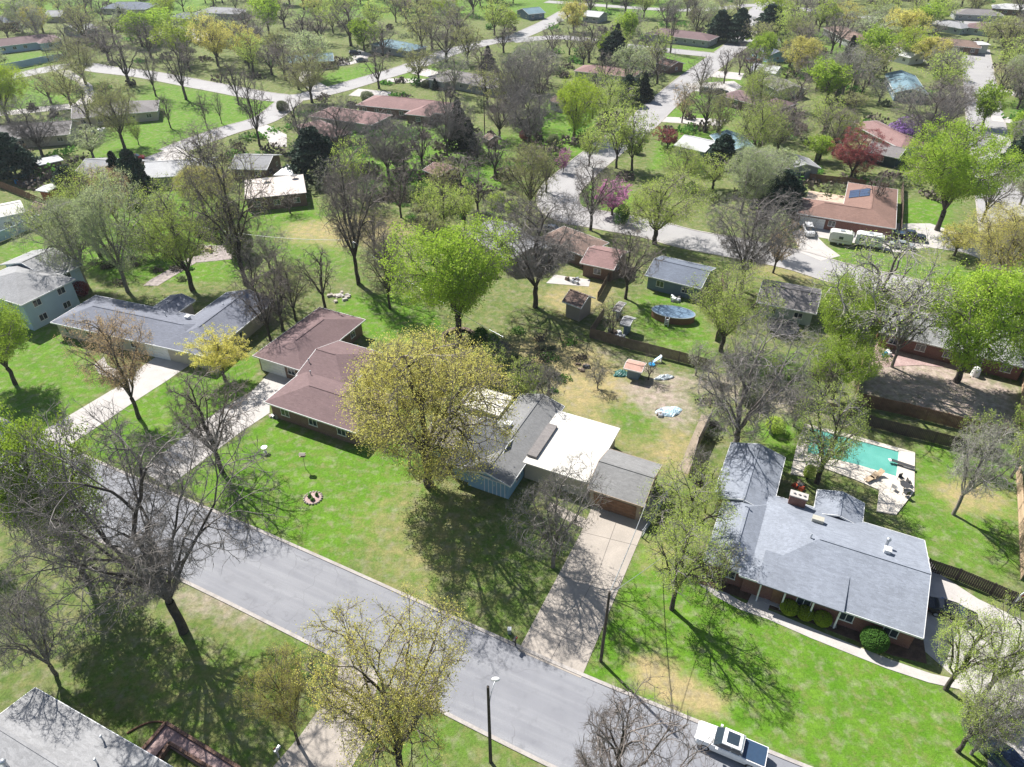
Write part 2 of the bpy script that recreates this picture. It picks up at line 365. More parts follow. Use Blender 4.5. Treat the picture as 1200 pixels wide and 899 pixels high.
col=mixc(nt,thr(sp3.outputs[0],noise(nt,.5,5),.7),dull,bright)
tan=mixc(nt,noise(nt,.9,4,ramp=(.35,.65)),(.38,.3,.15),(.27,.23,.11))
col=mixc(nt,thr(sp3.outputs[1],noise(nt,.8,6,rough=.65,ramp=(.2,.8)),1.1),col,tan)
soil=mixc(nt,noise(nt,1.2,5,ramp=(.35,.65)),(.44,.36,.31),(.28,.22,.19))
col=mixc(nt,thr(sp3.outputs[2],noise(nt,.9,5,ramp=(.2,.8)),1.0),col,soil)
hs=nt.nodes.new('ShaderNodeHueSaturation'); nt.links.new(col,hs.inputs['Color'])
mr=nt.nodes.new('ShaderNodeMapRange'); mr.inputs[1].default_value=.25; mr.inputs[2].default_value=.75; mr.inputs[3].default_value=.5; mr.inputs[4].default_value=1.5
nt.links.new(noise(nt,3.5,7,rough=.85),mr.inputs[0]); nt.links.new(mr.outputs[0],hs.inputs['Value']); nt.links.new(hs.outputs[0],b.inputs['Base Color'])
b.inputs['Roughness'].default_value=.95; b.inputs['Specular IOR Level'].default_value=.1
bp=nt.nodes.new('ShaderNodeBump'); bp.inputs['Strength'].default_value=.7; bp.inputs['Distance'].default_value=.12; nt.links.new(noise(nt,7,5,rough=.7),bp.inputs['Height']); nt.links.new(bp.outputs[0],b.inputs['Normal'])
me=np_mesh('ground',v,q,None,[m]); ca=me.color_attributes.new('zone','FLOAT_COLOR','POINT')
ca.data.foreach_set('color',np.stack([lush.ravel(),dry.ravel(),dirt.ravel(),np.ones(XX.size)],1).astype(np.float32).ravel())
tag(link('ground',me),kind='structure')

# roads
m,nt,b=nodes_mat('asphalt'); c=mixc(nt,noise(nt,.25,4,ramp=(.3,.7)),(.24,.245,.265),(.19,.195,.215))
sv=nt.nodes.new('ShaderNodeVectorMath'); sv.operation='MULTIPLY'; nt.links.new(mapvec(nt,(1,1,1),(0,0,-A)),sv.inputs[0]); sv.inputs[1].default_value=(.06,1.1,1)
c=mixc(nt,noise(nt,1,5,sv.outputs[0],ramp=(.45,.75)),c,(.3,.305,.32)); c=mixc(nt,noise(nt,.5,6,rough=.7,ramp=(.55,.75)),c,(.15,.155,.17)); 
vo=nt.nodes.new('ShaderNodeTexVoronoi'); vo.feature='DISTANCE_TO_EDGE'; vo.inputs['Scale'].default_value=.22
dm=nt.nodes.new('ShaderNodeVectorMath'); dm.operation='MULTIPLY_ADD'; nz=nt.nodes.new('ShaderNodeTexNoise'); nz.inputs['Scale'].default_value=.6; g=nt.nodes.new('ShaderNodeTexCoord'); nt.links.new(g.outputs['Object'],nz.inputs['Vector'])
nt.links.new(nz.outputs['Color'],dm.inputs[0]); dm.inputs[1].default_value=(2,2,2); nt.links.new(g.outputs['Object'],dm.inputs[2]); nt.links.new(dm.outputs[0],vo.inputs['Vector'])
cr=nt.nodes.new('ShaderNodeMapRange'); cr.inputs[1].default_value=0; cr.inputs[2].default_value=.016; cr.inputs[3].default_value=.75; cr.inputs[4].default_value=0; nt.links.new(vo.outputs['Distance'],cr.inputs[0])
cm_=nt.nodes.new('ShaderNodeMath'); cm_.operation='MULTIPLY'; nt.links.new(cr.outputs[0],cm_.inputs[0]); nt.links.new(noise(nt,.12,3,ramp=(.46,.6)),cm_.inputs[1]); c=mixc(nt,cm_.outputs[0],c,(.12,.12,.13)); c=mixc(nt,noise(nt,14,3,ramp=(.35,.8)),c,(.2,.2,.215)); nt.links.new(c,b.inputs['Base Color']); M_asph=m
m,nt,b=nodes_mat('pale_asphalt'); c=mixc(nt,noise(nt,.2,5,ramp=(.3,.7)),(.38,.37,.36),(.3,.29,.29)); c=mixc(nt,noise(nt,9,3,ramp=(.35,.8)),c,(.27,.26,.26)); nt.links.new(c,b.inputs['Base Color']); M_asph2=m
M_kerb=surf('kerb_concrete',(.4,.37,.345),(.29,.265,.245),.8,6,finek=.2)
for i,(name,line,hw) in enumerate(ROADS):
    L=off(line,hw);Rr=off(line,-hw); n=len(line); z=.012+.005*i
    v=[(p.x,p.y,z) for p in Rr]+[(p.x,p.y,z) for p in L]; q=[(k,k+1,n+k+1,n+k) for k in range(n-1)]
    tag(link(name,np_mesh(name,v,q,None,[M_asph if i==0 else M_asph2])),kind='structure')
    others=[(l2,h2) for j,(_,l2,h2) in enumerate(ROADS) if j!=i]
    mb=MB()
    for sgn in (1,-1):
        a=off(line,sgn*(hw+.0)); bb=off(line,sgn*(hw+.36))
        for k in range(n-1):
            mid=(a[k]+a[k+1])/2; mx=np.array([mid.x]); my=np.array([mid.y])
            if any(pdist(mx,my,l2,False)[0]<h2+.4 for l2,h2 in others): continue
            P4=[a[k],a[k+1],bb[k+1],bb[k]]
            mb.prism([(p.x,p.y) for p in P4],-.05,.085+.0015*i)
    tag(mb.build('kerb',M_kerb),kind='structure')
for i,(name,poly,mt,z) in enumerate(PAVE):
    me=bpy.data.meshes.new(name); pts=[(p.x,p.y) for p in poly]; mb=MB(); mb.prism(pts,-.02,z+.0007*i); me=mb.mesh(name,mt); tris_fix(me); tag(link(name,me),kind='structure')
# expansion joints of the three nearest driveways (dark sealed grooves)
M_joint=plain('joint_sealant',(.2,.18,.16),.9)
mb=MB()
def joint(a,b_,w=.05,z=.075): a=G(*a); b_=G(*b_); mb.obox(a,b_,w,.0,z)
joint((644,776),(702,668),.05,.052); joint((702,668),(722,612),.05,.052); joint((622,733),(696,760),.04,.052); joint((656,676),(728,690),.04,.052); joint((683,624),(748,640),.04,.052)
joint((88,489),(122,505),.05,.046); joint((120,468),(152,483),.05,.046); joint((230,503),(262,520),.04,.047); joint((268,474),(298,495),.04,.047)
tag(mb.build('pavement_joints',M_joint),kind='structure')

# ---------------------------------------------------------------- houses
FOOT=[]  # occupied footprints (world polygons)
LAND=[]  # landmarks for tree labels (short phrase, point)
def rect_from(pix,ang,z):
    c,s=math.cos(-ang),math.sin(-ang); q=[G(x,y,z) for x,y in pix]; u=[p.x*c-p.y*s for p in q]; v=[p.x*s+p.y*c for p in q]
    return min(u),max(u),min(v),max(v)
WINM={}
def window_meshes(w,h,frame):
    key=(w,h,frame.name)
    if key not in WINM:
        a=MB(); t=.07   # frame ring in the XZ plane, facing -Y, standing 4 cm proud
        a.box(-w/2,w/2,-.05,.02,h-t,h); a.box(-w/2-.05,w/2+.05,-.08,.02,-.06,t-.01); a.box(-w/2,-w/2+t,-.05,.02,t-.01,h-t); a.box(w/2-t,w/2,-.05,.02,t-.01,h-t); a.box(-.03,.03,-.045,.02,t-.01,h-t)
        g=MB(); g.box(-w/2+t,-.03,-.025,.01,t-.01,h-t); g.box(.03,w/2-t,-.025,.01,t-.01,h-t)
        WINM[key]=(a.mesh('window',frame),g.mesh('pane',M_glass))
    return WINM[key]
def add_window(root,x,y,z,rz,w=1.4,h=1.2,frame=None,name='window'):
    f,g=window_meshes(w,h,frame or M_white); o=link(name,f,root,(x,y,z),rz); link('pane',g,o); return o
def roof_polys(u0,u1,v0,v1,z,pitch,axis,ends):
    if axis=='y':
        P_=roof_polys(v0,v1,u0,u1,z,pitch,'x',ends); return [[(y,x,h) for x,y,h in p][::-1] for p in P_[0]],[(y,x,h) for x,y,h in P_[1]]
    w=(v1-v0)/2; rh=z+w*pitch; vm=(v0+v1)/2; a=u0+(w if ends[0]=='h' else 0); b=u1-(w if ends[1]=='h' else 0)
    if a>b: a=b=(u0+u1)/2
    r0=(a,vm,rh); r1=(b,vm,rh); c=[(u0,v0,z),(u1,v0,z),(u1,v1,z),(u0,v1,z)]
    ps=[[c[0],c[1],r1,r0] if a!=b else [c[0],c[1],r0],[c[2],c[3],r0,r1] if a!=b else [c[2],c[3],r0]]
    if ends[0]=='h': ps.append([c[3],c[0],r0])
    if ends[1]=='h': ps.append([c[1],c[2],r1])
    return ps,[r0,r1]
def shell(mb,fm,polys,t=.16,fascia=True):
    ec={}
    for p in polys:
        for i in range(len(p)):
            a,b=p[i],p[(i+1)%len(p)]; ec[(a,b)]=ec.get((a,b),0)+1
    for p in polys:
        n=len(p); mb.add(p,[tuple(range(n))]); mb.add([(x,y,z-t) for x,y,z in p],[tuple(range(n))[::-1]])
    for (a,b) in list(ec):
        if (b,a) in ec: continue
        mb.add([a,b,(b[0],b[1],b[2]-t),(a[0],a[1],a[2]-t)],[(0,3,2,1)])
        if fm is not None:
            d=Vector((b[0]-a[0],b[1]-a[1],0)).normalized(); n=Vector((d.y,-d.x,0)); A0=Vector(a)+n*.005; B0=Vector(b)+n*.005; A1=Vector(a)+n*.06; B1=Vector(b)+n*.06
            up=Vector((0,0,.015)); dn=Vector((0,0,-t-.03))
            fm.add([A0+up,B0+up,B1+up,A1+up,A0+dn,B0+dn,B1+dn,A1+dn],[(0,3,2,1),(4,5,6,7),(3,7,6,2),(0,1,5,4),(0,4,7,3),(1,2,6,5)])
def house(label,wings,roof,wall,ang=A,name='house',cat='house',trim=None,win=True,group=None,oh=.5,land=None,flatwall=None,winfreq=3.8,wsize=(1.4,1.15)):
    # wings: dict p=[eave corner px] or r=(u0,u1,v0,v1), z, pitch, ax, ends, flat
    rects=[]
    for w in wings: rects.append(w['r'] if 'r' in w else rect_from(w['p'],ang,w.get('z',2.75)))
    c,s=math.cos(ang),math.sin(ang); U=(rects[0][0]+rects[0][1])/2; V=(rects[0][2]+rects[0][3])/2
    root=thing(name,label,cat,(U*c-V*s,U*s+V*c,0),ang,group)
    if land: LAND.append((land,Vector((U*c-V*s,U*s+V*c))))
    R_=[(a-U,b-U,d-V,e-V) for a,b,d,e in rects]
    for a,b,d,e in rects: FOOT.append([Vector((x*c-y*s,x*s+y*c)) for x,y in ((a,d),(b,d),(b,e),(a,e))])
    wmb=MB(); fm=MB(); trim=trim or M_white
    for i,(w,(u0,u1,v0,v1)) in enumerate(zip(wings,R_)):
        z=w.get('z',2.75)+.006*i; pt=w.get('pitch',.33); ax=w.get('ax','x'); ends=w.get('ends','gg'); o_=w.get('oh',oh); rm=w.get('roof',roof)
        mb=MB()
        if w.get('flat'):
            mb.box(u0,u1,v0,v1,z-.18,z+.02); f=.06
            fm.box(u0-f,u1+f,v0-f,v0-.003,z-.2,z+.05); fm.box(u0-f,u1+f,v1+.003,v1+f,z-.2,z+.05); fm.box(u0-f,u0-.003,v0,v1,z-.2,z+.048); fm.box(u1+.003,u1+f,v0,v1,z-.2,z+.048)
        else:
            ps,rd=roof_polys(u0,u1,v0,v1,z,pt,ax,ends); shell(mb,fm,ps)
            (xa,ya,za),(xb,yb,zb)=rd      # ridge cap
            if abs(xa-xb)+abs(ya-yb)>1: mb.obox((xa,ya),(xb,yb),.3,za-.02,za+.035)
        mb.build('roof',rm,root)
        if w.get('open'):   # carport or porch on posts
            for (x,y) in ((u0+.3,v0+.3),(u1-.3,v0+.3),((u0+u1)/2,v0+.3)):
                p=MB(); p.box(x-.08,x+.08,y-.08,y+.08,0,z-.2); p.build('post',trim,root)
            continue
        a,b_,c0,d0=u0+o_,u1-o_,v0+o_,v1-o_; zt=z-.17+(0 if w.get('flat') else o_*pt)
        wmb.box(a,b_,c0,d0,-.1,zt-.005*i)
        if not w.get('flat'):
            hw=((d0-c0) if ax=='x' else (b_-a))/2; zr=zt+hw*pt; t=.12
            if ax=='x':
                vm=(c0+d0)/2
                for e,xx in zip(ends,((a,a+t),(b_-t,b_))):
                    if e=='g': wmb.add([(xx[0],c0,zt),(xx[0],d0,zt),(xx[0],vm,zr),(xx[1],c0,zt),(xx[1],d0,zt),(xx[1],vm,zr)],[(0,2,1),(3,4,5),(0,3,5,2),(1,2,5,4)])
            else:
                um=(a+b_)/2
                for e,yy in zip(ends,((c0,c0+t),(d0-t,d0))):
                    if e=='g': wmb.add([(a,yy[0],zt),(b_,yy[0],zt),(um,yy[0],zr),(a,yy[1],zt),(b_,yy[1],zt),(um,yy[1],zr)],[(0,1,2),(3,5,4),(0,2,5,3),(1,4,5,2)])
        if win and not w.get('nowin'):
            def clear(x,y,ex=1.0):
                for j,(p0,p1,p2,p3) in enumerate(R_):
                    if j!=i and p0-ex<x<p1+ex and p2-ex<y<p3+ex: return False
                for (gx0,gy0) in w.get('skip',()):
                    if abs(x-gx0)<2.2 and abs(y-gy0)<2.2: return False
                return True
            lv=[.95] if z<4 else [.95,3.6]
            for side,(x0,x1,yy,rz) in {'f':(a,b_,c0,0),'k':(a,b_,d0,math.pi)}.items():
                n=max(1,int((x1-x0)/winfreq))
                for k in range(n):
                    x=x0+(x1-x0)*(k+.5)/n
                    if clear(x,yy-.6 if side=='f' else yy+.6):
                        if w.get('gdoor')==side and k==w.get('gk',0): continue
                        for zz in lv: add_window(root,x,yy,zz,rz,*wsize)
            for side,(y0,y1,xx,rz) in {'l':(c0,d0,a,-math.pi/2),'r':(c0,d0,b_,math.pi/2)}.items():
                n=max(1,int((y1-y0)/4.5))
                for k in range(n):
                    y=y0+(y1-y0)*(k+.5)/n
                    if clear(xx-.6 if side=='l' else xx+.6,y):
                        for zz in lv: add_window(root,xx,y,zz,rz,1.1,1.0)
        if w.get('gdoor'):
            n=max(1,int((b_-a)/winfreq)); k=w.get('gk',0); gw=w.get('gw',4.6); x=a+(b_-a)*(k+.5)/n; gm=w.get('gm',M_white)
            x=min(max(x,a+gw/2+.3),b_-gw/2-.3)
            side=w['gdoor']; yy=c0 if side=='f' else d0; sg=-1 if side=='f' else 1
            d=MB()
            for r in range(4): d.box(x-gw/2,x+gw/2,*sorted((yy+sg*.02,yy+sg*.06)),.05+r*.53,.05+r*.53+.5)
            d.build('garage_door',gm,root)
    wmb.build('wall',wall,root)
    if fm.v: fm.build('fascia',trim,root)
    return root,(U,V,ang)
def local(info,px,py,z):
    U,V,an=info; g=G(px,py,z); c,s=math.cos(-an),math.sin(-an); return (g.x*c-g.y*s-U, g.x*s+g.y*c-V)
def vent(root,info,px,py,z,kind='pipe'):
    x,y=local(info,px,py,z); m=MB()
    if kind=='pipe': m.tube([(x,y,z-.4),(x,y,z+.45)],.07,8); m.tube([(x,y,z+.45),(x,y,z+.55)],[.13,.05],8)
    elif kind=='turbine': m.tube([(x,y,z-.4),(x,y,z+.3)],.16,10); m.ball((x,y,z+.5),(.26,.26,.2))
    else: m.box(x-.3,x+.3,y-.3,y+.3,z-.4,z+.22); m.box(x-.36,x+.36,y-.36,y+.36,z+.22,z+.28)
    m.build('roof_vent',M_metal if kind!='box' else M_white,root)
def chimney(root,info,px,py,z,w=1.8,d=.8,h=1.2,mt=None,z0=2.2):
    x,y=local(info,px,py,z); m=MB(); m.box(x-w/2,x+w/2,y-d/2,y+d/2,z0,z+h-.12); o=m.build('chimney',mt or M_brick,root)
    m=MB(); m.box(x-w/2-.08,x+w/2+.08,y-d/2-.08,y+d/2+.08,z+h-.12,z+h+.02)
    for k in (-.5,0,.5): m.tube([(x+k*w*.6,y,z+h),(x+k*w*.6,y,z+h+.22)],.13,8)
    m.build('chimney_cap',M_concl,o)
R_blue=roofmat('slate_blue_shingles',(.225,.245,.285)); R_grey=roofmat('grey_shingles',(.2,.2,.2)); R_lgrey=roofmat('light_grey_shingles',(.27,.27,.275))
R_mauve=roofmat('mauve_brown_shingles',(.165,.112,.112)); R_tan=roofmat('terracotta_tan_shingles',(.22,.135,.11)); R_brown=roofmat('brown_shingles',(.2,.14,.115))
R_dark=roofmat('charcoal_shingles',(.1,.105,.12)); R_slate=roofmat('slate_shingles',(.14,.16,.2)); R_pink=roofmat('rosy_shingles',(.24,.15,.14)); R_teal=roofmat('teal_shingles',(.15,.23,.27))
R_pale=roofmat('pale_shingles',(.47,.47,.47),.06); R_warm=roofmat('warm_grey_shingles',(.2,.185,.18)); R_blueg=roofmat('blue_grey_shingles',(.165,.175,.21))
R_white=surf('white_membrane',(.6,.575,.53),(.52,.495,.45),.4,3,finek=.05)
W_blue=wallmat('blue_siding',(.27,.44,.58)); W_lblue=wallmat('pale_blue_siding',(.42,.54,.62)); W_white=wallmat('white_siding',(.68,.68,.66)); W_tan=wallmat('tan_siding',(.38,.3,.23)); W_cream=wallmat('cream_siding',(.5,.45,.37))
W_slate=wallmat('slate_siding',(.16,.22,.27)); W_brick=M_brick; W_bbrick=wallmat('brown_brick',(.19,.11,.08),'brick'); W_dk=wallmat('dark_green_siding',(.035,.06,.06)); W_grey=wallmat('grey_siding',(.33,.35,.34)); W_teal=wallmat('pale_green_siding',(.4,.46,.42))

# big slate-blue house on the right
h,i0=house('large blue-grey ranch house with brick walls, beside the swimming pool',[
 dict(p=[(868,668),(1082,748),(1079,632)],ends='hg',z=2.8,pitch=.3,nowin=False),
 dict(p=[(826,653),(887,678),(905,590)],ends='hh',ax='y',z=2.78,pitch=.34),
 dict(p=[(859,520),(919,536),(907,590),(835,582)],ax='y',ends='gg',z=2.8,pitch=.3),
 dict(p=[(958,574),(1013,590),(1009,618)],ax='y',ends='gg',z=2.8,pitch=.3)],R_blue,W_brick,land='the large blue-grey ranch house')
px0=local(i0,887,684,2.55); px1=local(i0,988,717,2.55)
m=MB(); y0=rect_from([(868,668),(1082,748),(1079,632)],A,2.8)[2]-i0[1]-.35; y1=y0+3.9; x0,x1=px0[0],px1[0]
m.add([(x0,y0,2.98),(x1,y0,2.98),(x1,y1,3.93),(x0,y1,3.93),(x0,y0,2.86),(x1,y0,2.86),(x1,y1,3.8),(x0,y1,3.8)],[(0,1,2,3),(4,7,6,5),(0,4,5,1),(1,5,6,2),(2,6,7,3),(3,7,4,0)]); m.build('porch_roof',R_blue,h)
for t in (.05,.34,.67,.97):
    m=MB(); x=x0+(x1-x0)*t; m.box(x-.08,x+.08,y0+.15,y0+.31,.06,2.85); m.build('porch_post',M_white,h)
m=MB(); m.box(x0+1.2,x1,y0+.3,y0+2.6,.02,.1); m.build('porch_floor',M_concl,h)
m=MB(); xx=x0+2.2; m.box(xx-.5,xx+.5,y0+.75,y0+.84,.12,2.2); m.build('front_door',M_woodr,h)
chimney(h,i0,934,588,3.4,1.8,.85,1.1)
m=MB(); x,y=local(i0,959,608,4.2); m.box(x-.6,x+.6,y-.35,y+.35,3.7,4.32); m.build('skylight',plain('skylight_dome',(.45,.43,.36),.3),h)
vent(h,i0,950,630,4.6); vent(h,i0,1040,636,4.6,'turbine'); vent(h,i0,1040,645,4.7,'box'); vent(h,i0,872,586,4.4)
# centre house with white flat additions
h,i1=house('centre house with dark gable roof, blue siding and white flat roof sections',[
 dict(p=[(590,488),(612,462),(651,478),(598,570)],ax='y',ends='gg',z=2.8,pitch=.3),
 dict(p=[(504,503),(540,530),(566,492),(530,480)],ax='x',ends='gg',z=2.75,pitch=.25,roof=R_warm),
 dict(p=[(525,540),(574,560),(604,500)],ax='x',ends='gg',z=2.6,pitch=.3,roof=R_dark)],R_grey,W_blue,land='the blue-sided centre house')
for pp,nm in (([(651,481),(727,502),(688,566),(624,540)],0),([(560,455),(602,465),(583,487),(540,470)],1)):
    u0,u1,v0,v1=rect_from(pp,A,2.9); u0-=i1[0];u1-=i1[0];v0-=i1[1];v1-=i1[1]
    m=MB(); m.box(u0,u1,v0,v1,2.72,2.92); m.build('flat_roof',R_white,h); m=MB(); m.box(u0+.4,u1-.4,v0+.4,v1-.4,0,2.71); m.build('addition_wall',W_cream,h)
    FOOT.append([Vector(G(*q,2.9)[:2]) for q in pp])
    if nm==0:
        m=MB(); m.box(u0+.35,u0+1.6,v0+1.2,v1-3.4,2.925,3.25); m.build('roof_step',R_warm,h)
m=MB(); x,y=local(i1,595,500,3.3); m.box(x-.5,x+.5,y-.45,y+.45,3.0,4.0); m.build('air_conditioner',M_white,h)
x,y=local(i1,586,578,0)
for k in range(6):
    m=MB(); m.box(x-1.9+k*.55,x-1.82+k*.55,y-.5,y-.42,0,2.3); m.build('pergola_post',M_white,h)
m=MB(); m.box(x-2.1,x+1.3,y-.6,y-.35,2.3,2.42); m.box(x-2.1,x+1.3,y+.7,y+.85,2.3,2.42); m.build('pergola_beam',M_white,h)
# garage beside it
h,i2=house('detached garage with grey gable roof and brown door beside driveway',[dict(p=[(714,526),(774,545),(754,594),(690,569)],ends='gg',z=2.8,pitch=.32,oh=.3,gdoor='f',gk=0,gw=5.2,gm=M_woodr,nowin=True)],roofmat('neutral_grey_shingles',(.215,.213,.21)),W_tan,name='garage',cat='garage',trim=plain('tan_trim',(.4,.3,.22),.7),win=False,land='the grey-roofed garage')
# purple-brown house
aP=A
h,i3=house('low brick house with mauve-brown hip roof and white garage door',[
 dict(p=[(300,418),(354,434),(395,397),(421,376),(378,361),(340,385)],ax='y',ends='hh',z=2.75,pitch=.3,gdoor='f',gk=0,gw=4.6),
 dict(p=[(354,434),(400,400),(440,425),(395,455)],ax='x',ends='gh',z=2.72,pitch=.3),
 dict(p=[(315,467),(376,492),(410,505),(455,470),(372,436)],ax='x',ends='hh',z=2.75,pitch=.3)],R_mauve,W_bbrick,land='the mauve-roofed brick house')
vent(h,i3,364,438,3.3); vent(h,i3,362,424,3.6)
# long slate roof house left
p0,p1=G(60,378,2.75),G(223,414,2.75); aL=math.atan2(p1.y-p0.y,p1.x-p0.x)
h,i4=house('long slate-roofed ranch house with two wings on the left',[
 dict(p=[(60,378),(223,414),(112,346)],ends='hh',z=2.75,pitch=.3,gdoor='f',gk=4,gw=4.4),
 dict(p=[(223,414),(262,384),(306,366),(283,346),(225,372)],ax='y',ends='hg',z=2.78,pitch=.3),
 dict(p=[(180,362),(200,346),(222,352),(200,372)],ax='y',ends='hg',z=2.76,pitch=.3)],R_blueg,W_cream,ang=aL,land='the long slate-roofed house')
vent(h,i4,220,372,3.6,'box'); vent(h,i4,194,369,3.8); vent(h,i4,262,359,3.6); vent(h,i4,150,357,3.8)
# white house at the left edge
p0,p1=G(22,358,5),G(88,326,5); aW=math.atan2(p1.y-p0.y,p1.x-p0.x)
h,i5=house('two-storey pale blue house with grey hip roof at left edge',[
 dict(p=[(22,357),(88,327),(17,315),(-40,335)],ends='hh',z=5.2,pitch=.28,wsize=(1.2,1.3)),
 dict(p=[(17,315),(62,300),(80,318),(50,322),(10,306)],ends='gg',z=4.9,pitch=.28)],R_lgrey,W_lblue,ang=aW,land='the two-storey pale blue house')
# roof at the bottom left
h,i6=house('light grey shingle house roof cut off at bottom left corner',[
 dict(p=[(60,817),(212,905),(150,1000),(-60,900)],ends='gg',ax='x',z=3.1,pitch=.18)],R_lgrey,W_brick,ang=math.atan2((G(212,905,3.1)-G(60,817,3.1)).y,(G(212,905,3.1)-G(60,817,3.1)).x),land='the light grey roof at bottom left')
vent(h,i6,120,866,3.6); vent(h,i6,113,893,3.8); vent(h,i6,6,896,3.9,'turbine')
# terracotta house top right with solar panels
aT=math.atan2((G(1048,268,2.75)-G(934,250,2.75)).y,(G(1048,268,2.75)-G(934,250,2.75)).x)
h,i7=house('terracotta-tan L-shaped house with solar panels on its roof',[
 dict(p=[(934,250),(1048,268),(1049,248),(950,236)],ends='hh',z=2.75,pitch=.3,gdoor='f',gk=0,gw=5),
 dict(p=[(994,214),(1052,222),(1048,268)],ends='hh',ax='y',z=2.77,pitch=.3)],R_tan,W_brick,ang=aT,land='the terracotta house with solar panels')
x,y=local(i7,1008,225,3.9); ur=rect_from([(994,214),(1052,222),(1048,268)],aT,2.75)[0]-i7[0]
m=MB(); zf=lambda xx: 2.82+.3*(xx-ur)+.1
for k in range(2):
    for r in range(3):
        xa,xb,ya,yb=x-2+k*2,x-.1+k*2,y-2.4+r*1.6,y-.9+r*1.6
        m.add([(xa,ya,zf(xa)-.08),(xb,ya,zf(xb)-.08),(xb,yb,zf(xb)-.08),(xa,yb,zf(xa)-.08),(xa,ya,zf(xa)),(xb,ya,zf(xb)),(xb,yb,zf(xb)),(xa,yb,zf(xa))],[(0,3,2,1),(4,5,6,7),(0,1,5,4),(1,2,6,5),(2,3,7,6),(3,0,4,7)])
m.build('solar_panel',plain('solar_panel_glass',(.05,.08,.14),.15,0,.8),h)
m=MB(); u=local(i7,945,232,0); m.box(u[0],u[0]+9,u[1]-2.5,u[1]+4,0,.35); m.build('rear_terrace',surf('sand_paving',(.55,.43,.33),None,.6),h)

# houses given by their ridge line: (x0,y0,x1,y1) at ridge height, width m, roof, wall, label, ends
def ridge_house(label,rl,wd,roof,wall,ends='hh',ez=2.75,pitch=.3,extra=None,land=None,name='house',cat='house',gd=None,win=True,ext=0):
    zr=ez+wd/2*pitch; a=G(rl[0],rl[1],zr); b_=G(rl[2],rl[3],zr); an=math.atan2(b_.y-a.y,b_.x-a.x)
    if an>math.pi/2+.35 or an<-math.pi/2-.0: an+=math.pi if an<0 else -math.pi
    c,s=math.cos(-an),math.sin(-an); ua,va=a.x*c-a.y*s,a.x*s+a.y*c; ub=b_.x*c-b_.y*s
    u0,u1=min(ua,ub),max(ua,ub)
    if ends[0]=='h': u0-=wd/2
    if ends[1]=='h': u1+=wd/2
    wg=[dict(r=(u0,u1,va-wd/2,va+wd/2),ends=ends,z=ez,pitch=pitch)]
    if gd: wg[0].update(gdoor='f',gk=gd-1)
    if extra:   # (t along ridge 0..1, width, length forward(-)/back(+))
        t,w2,l2=extra; uc=u0+(u1-u0)*t; wg.append(dict(r=(uc-w2/2,uc+w2/2,min(va,va+l2),max(va,va+l2)),ax='y',ends=('hg' if l2<0 else 'gh'),z=ez,pitch=pitch))
    return house(label,wg,roof,wall,ang=an,land=land,name=name,cat=cat,win=win)
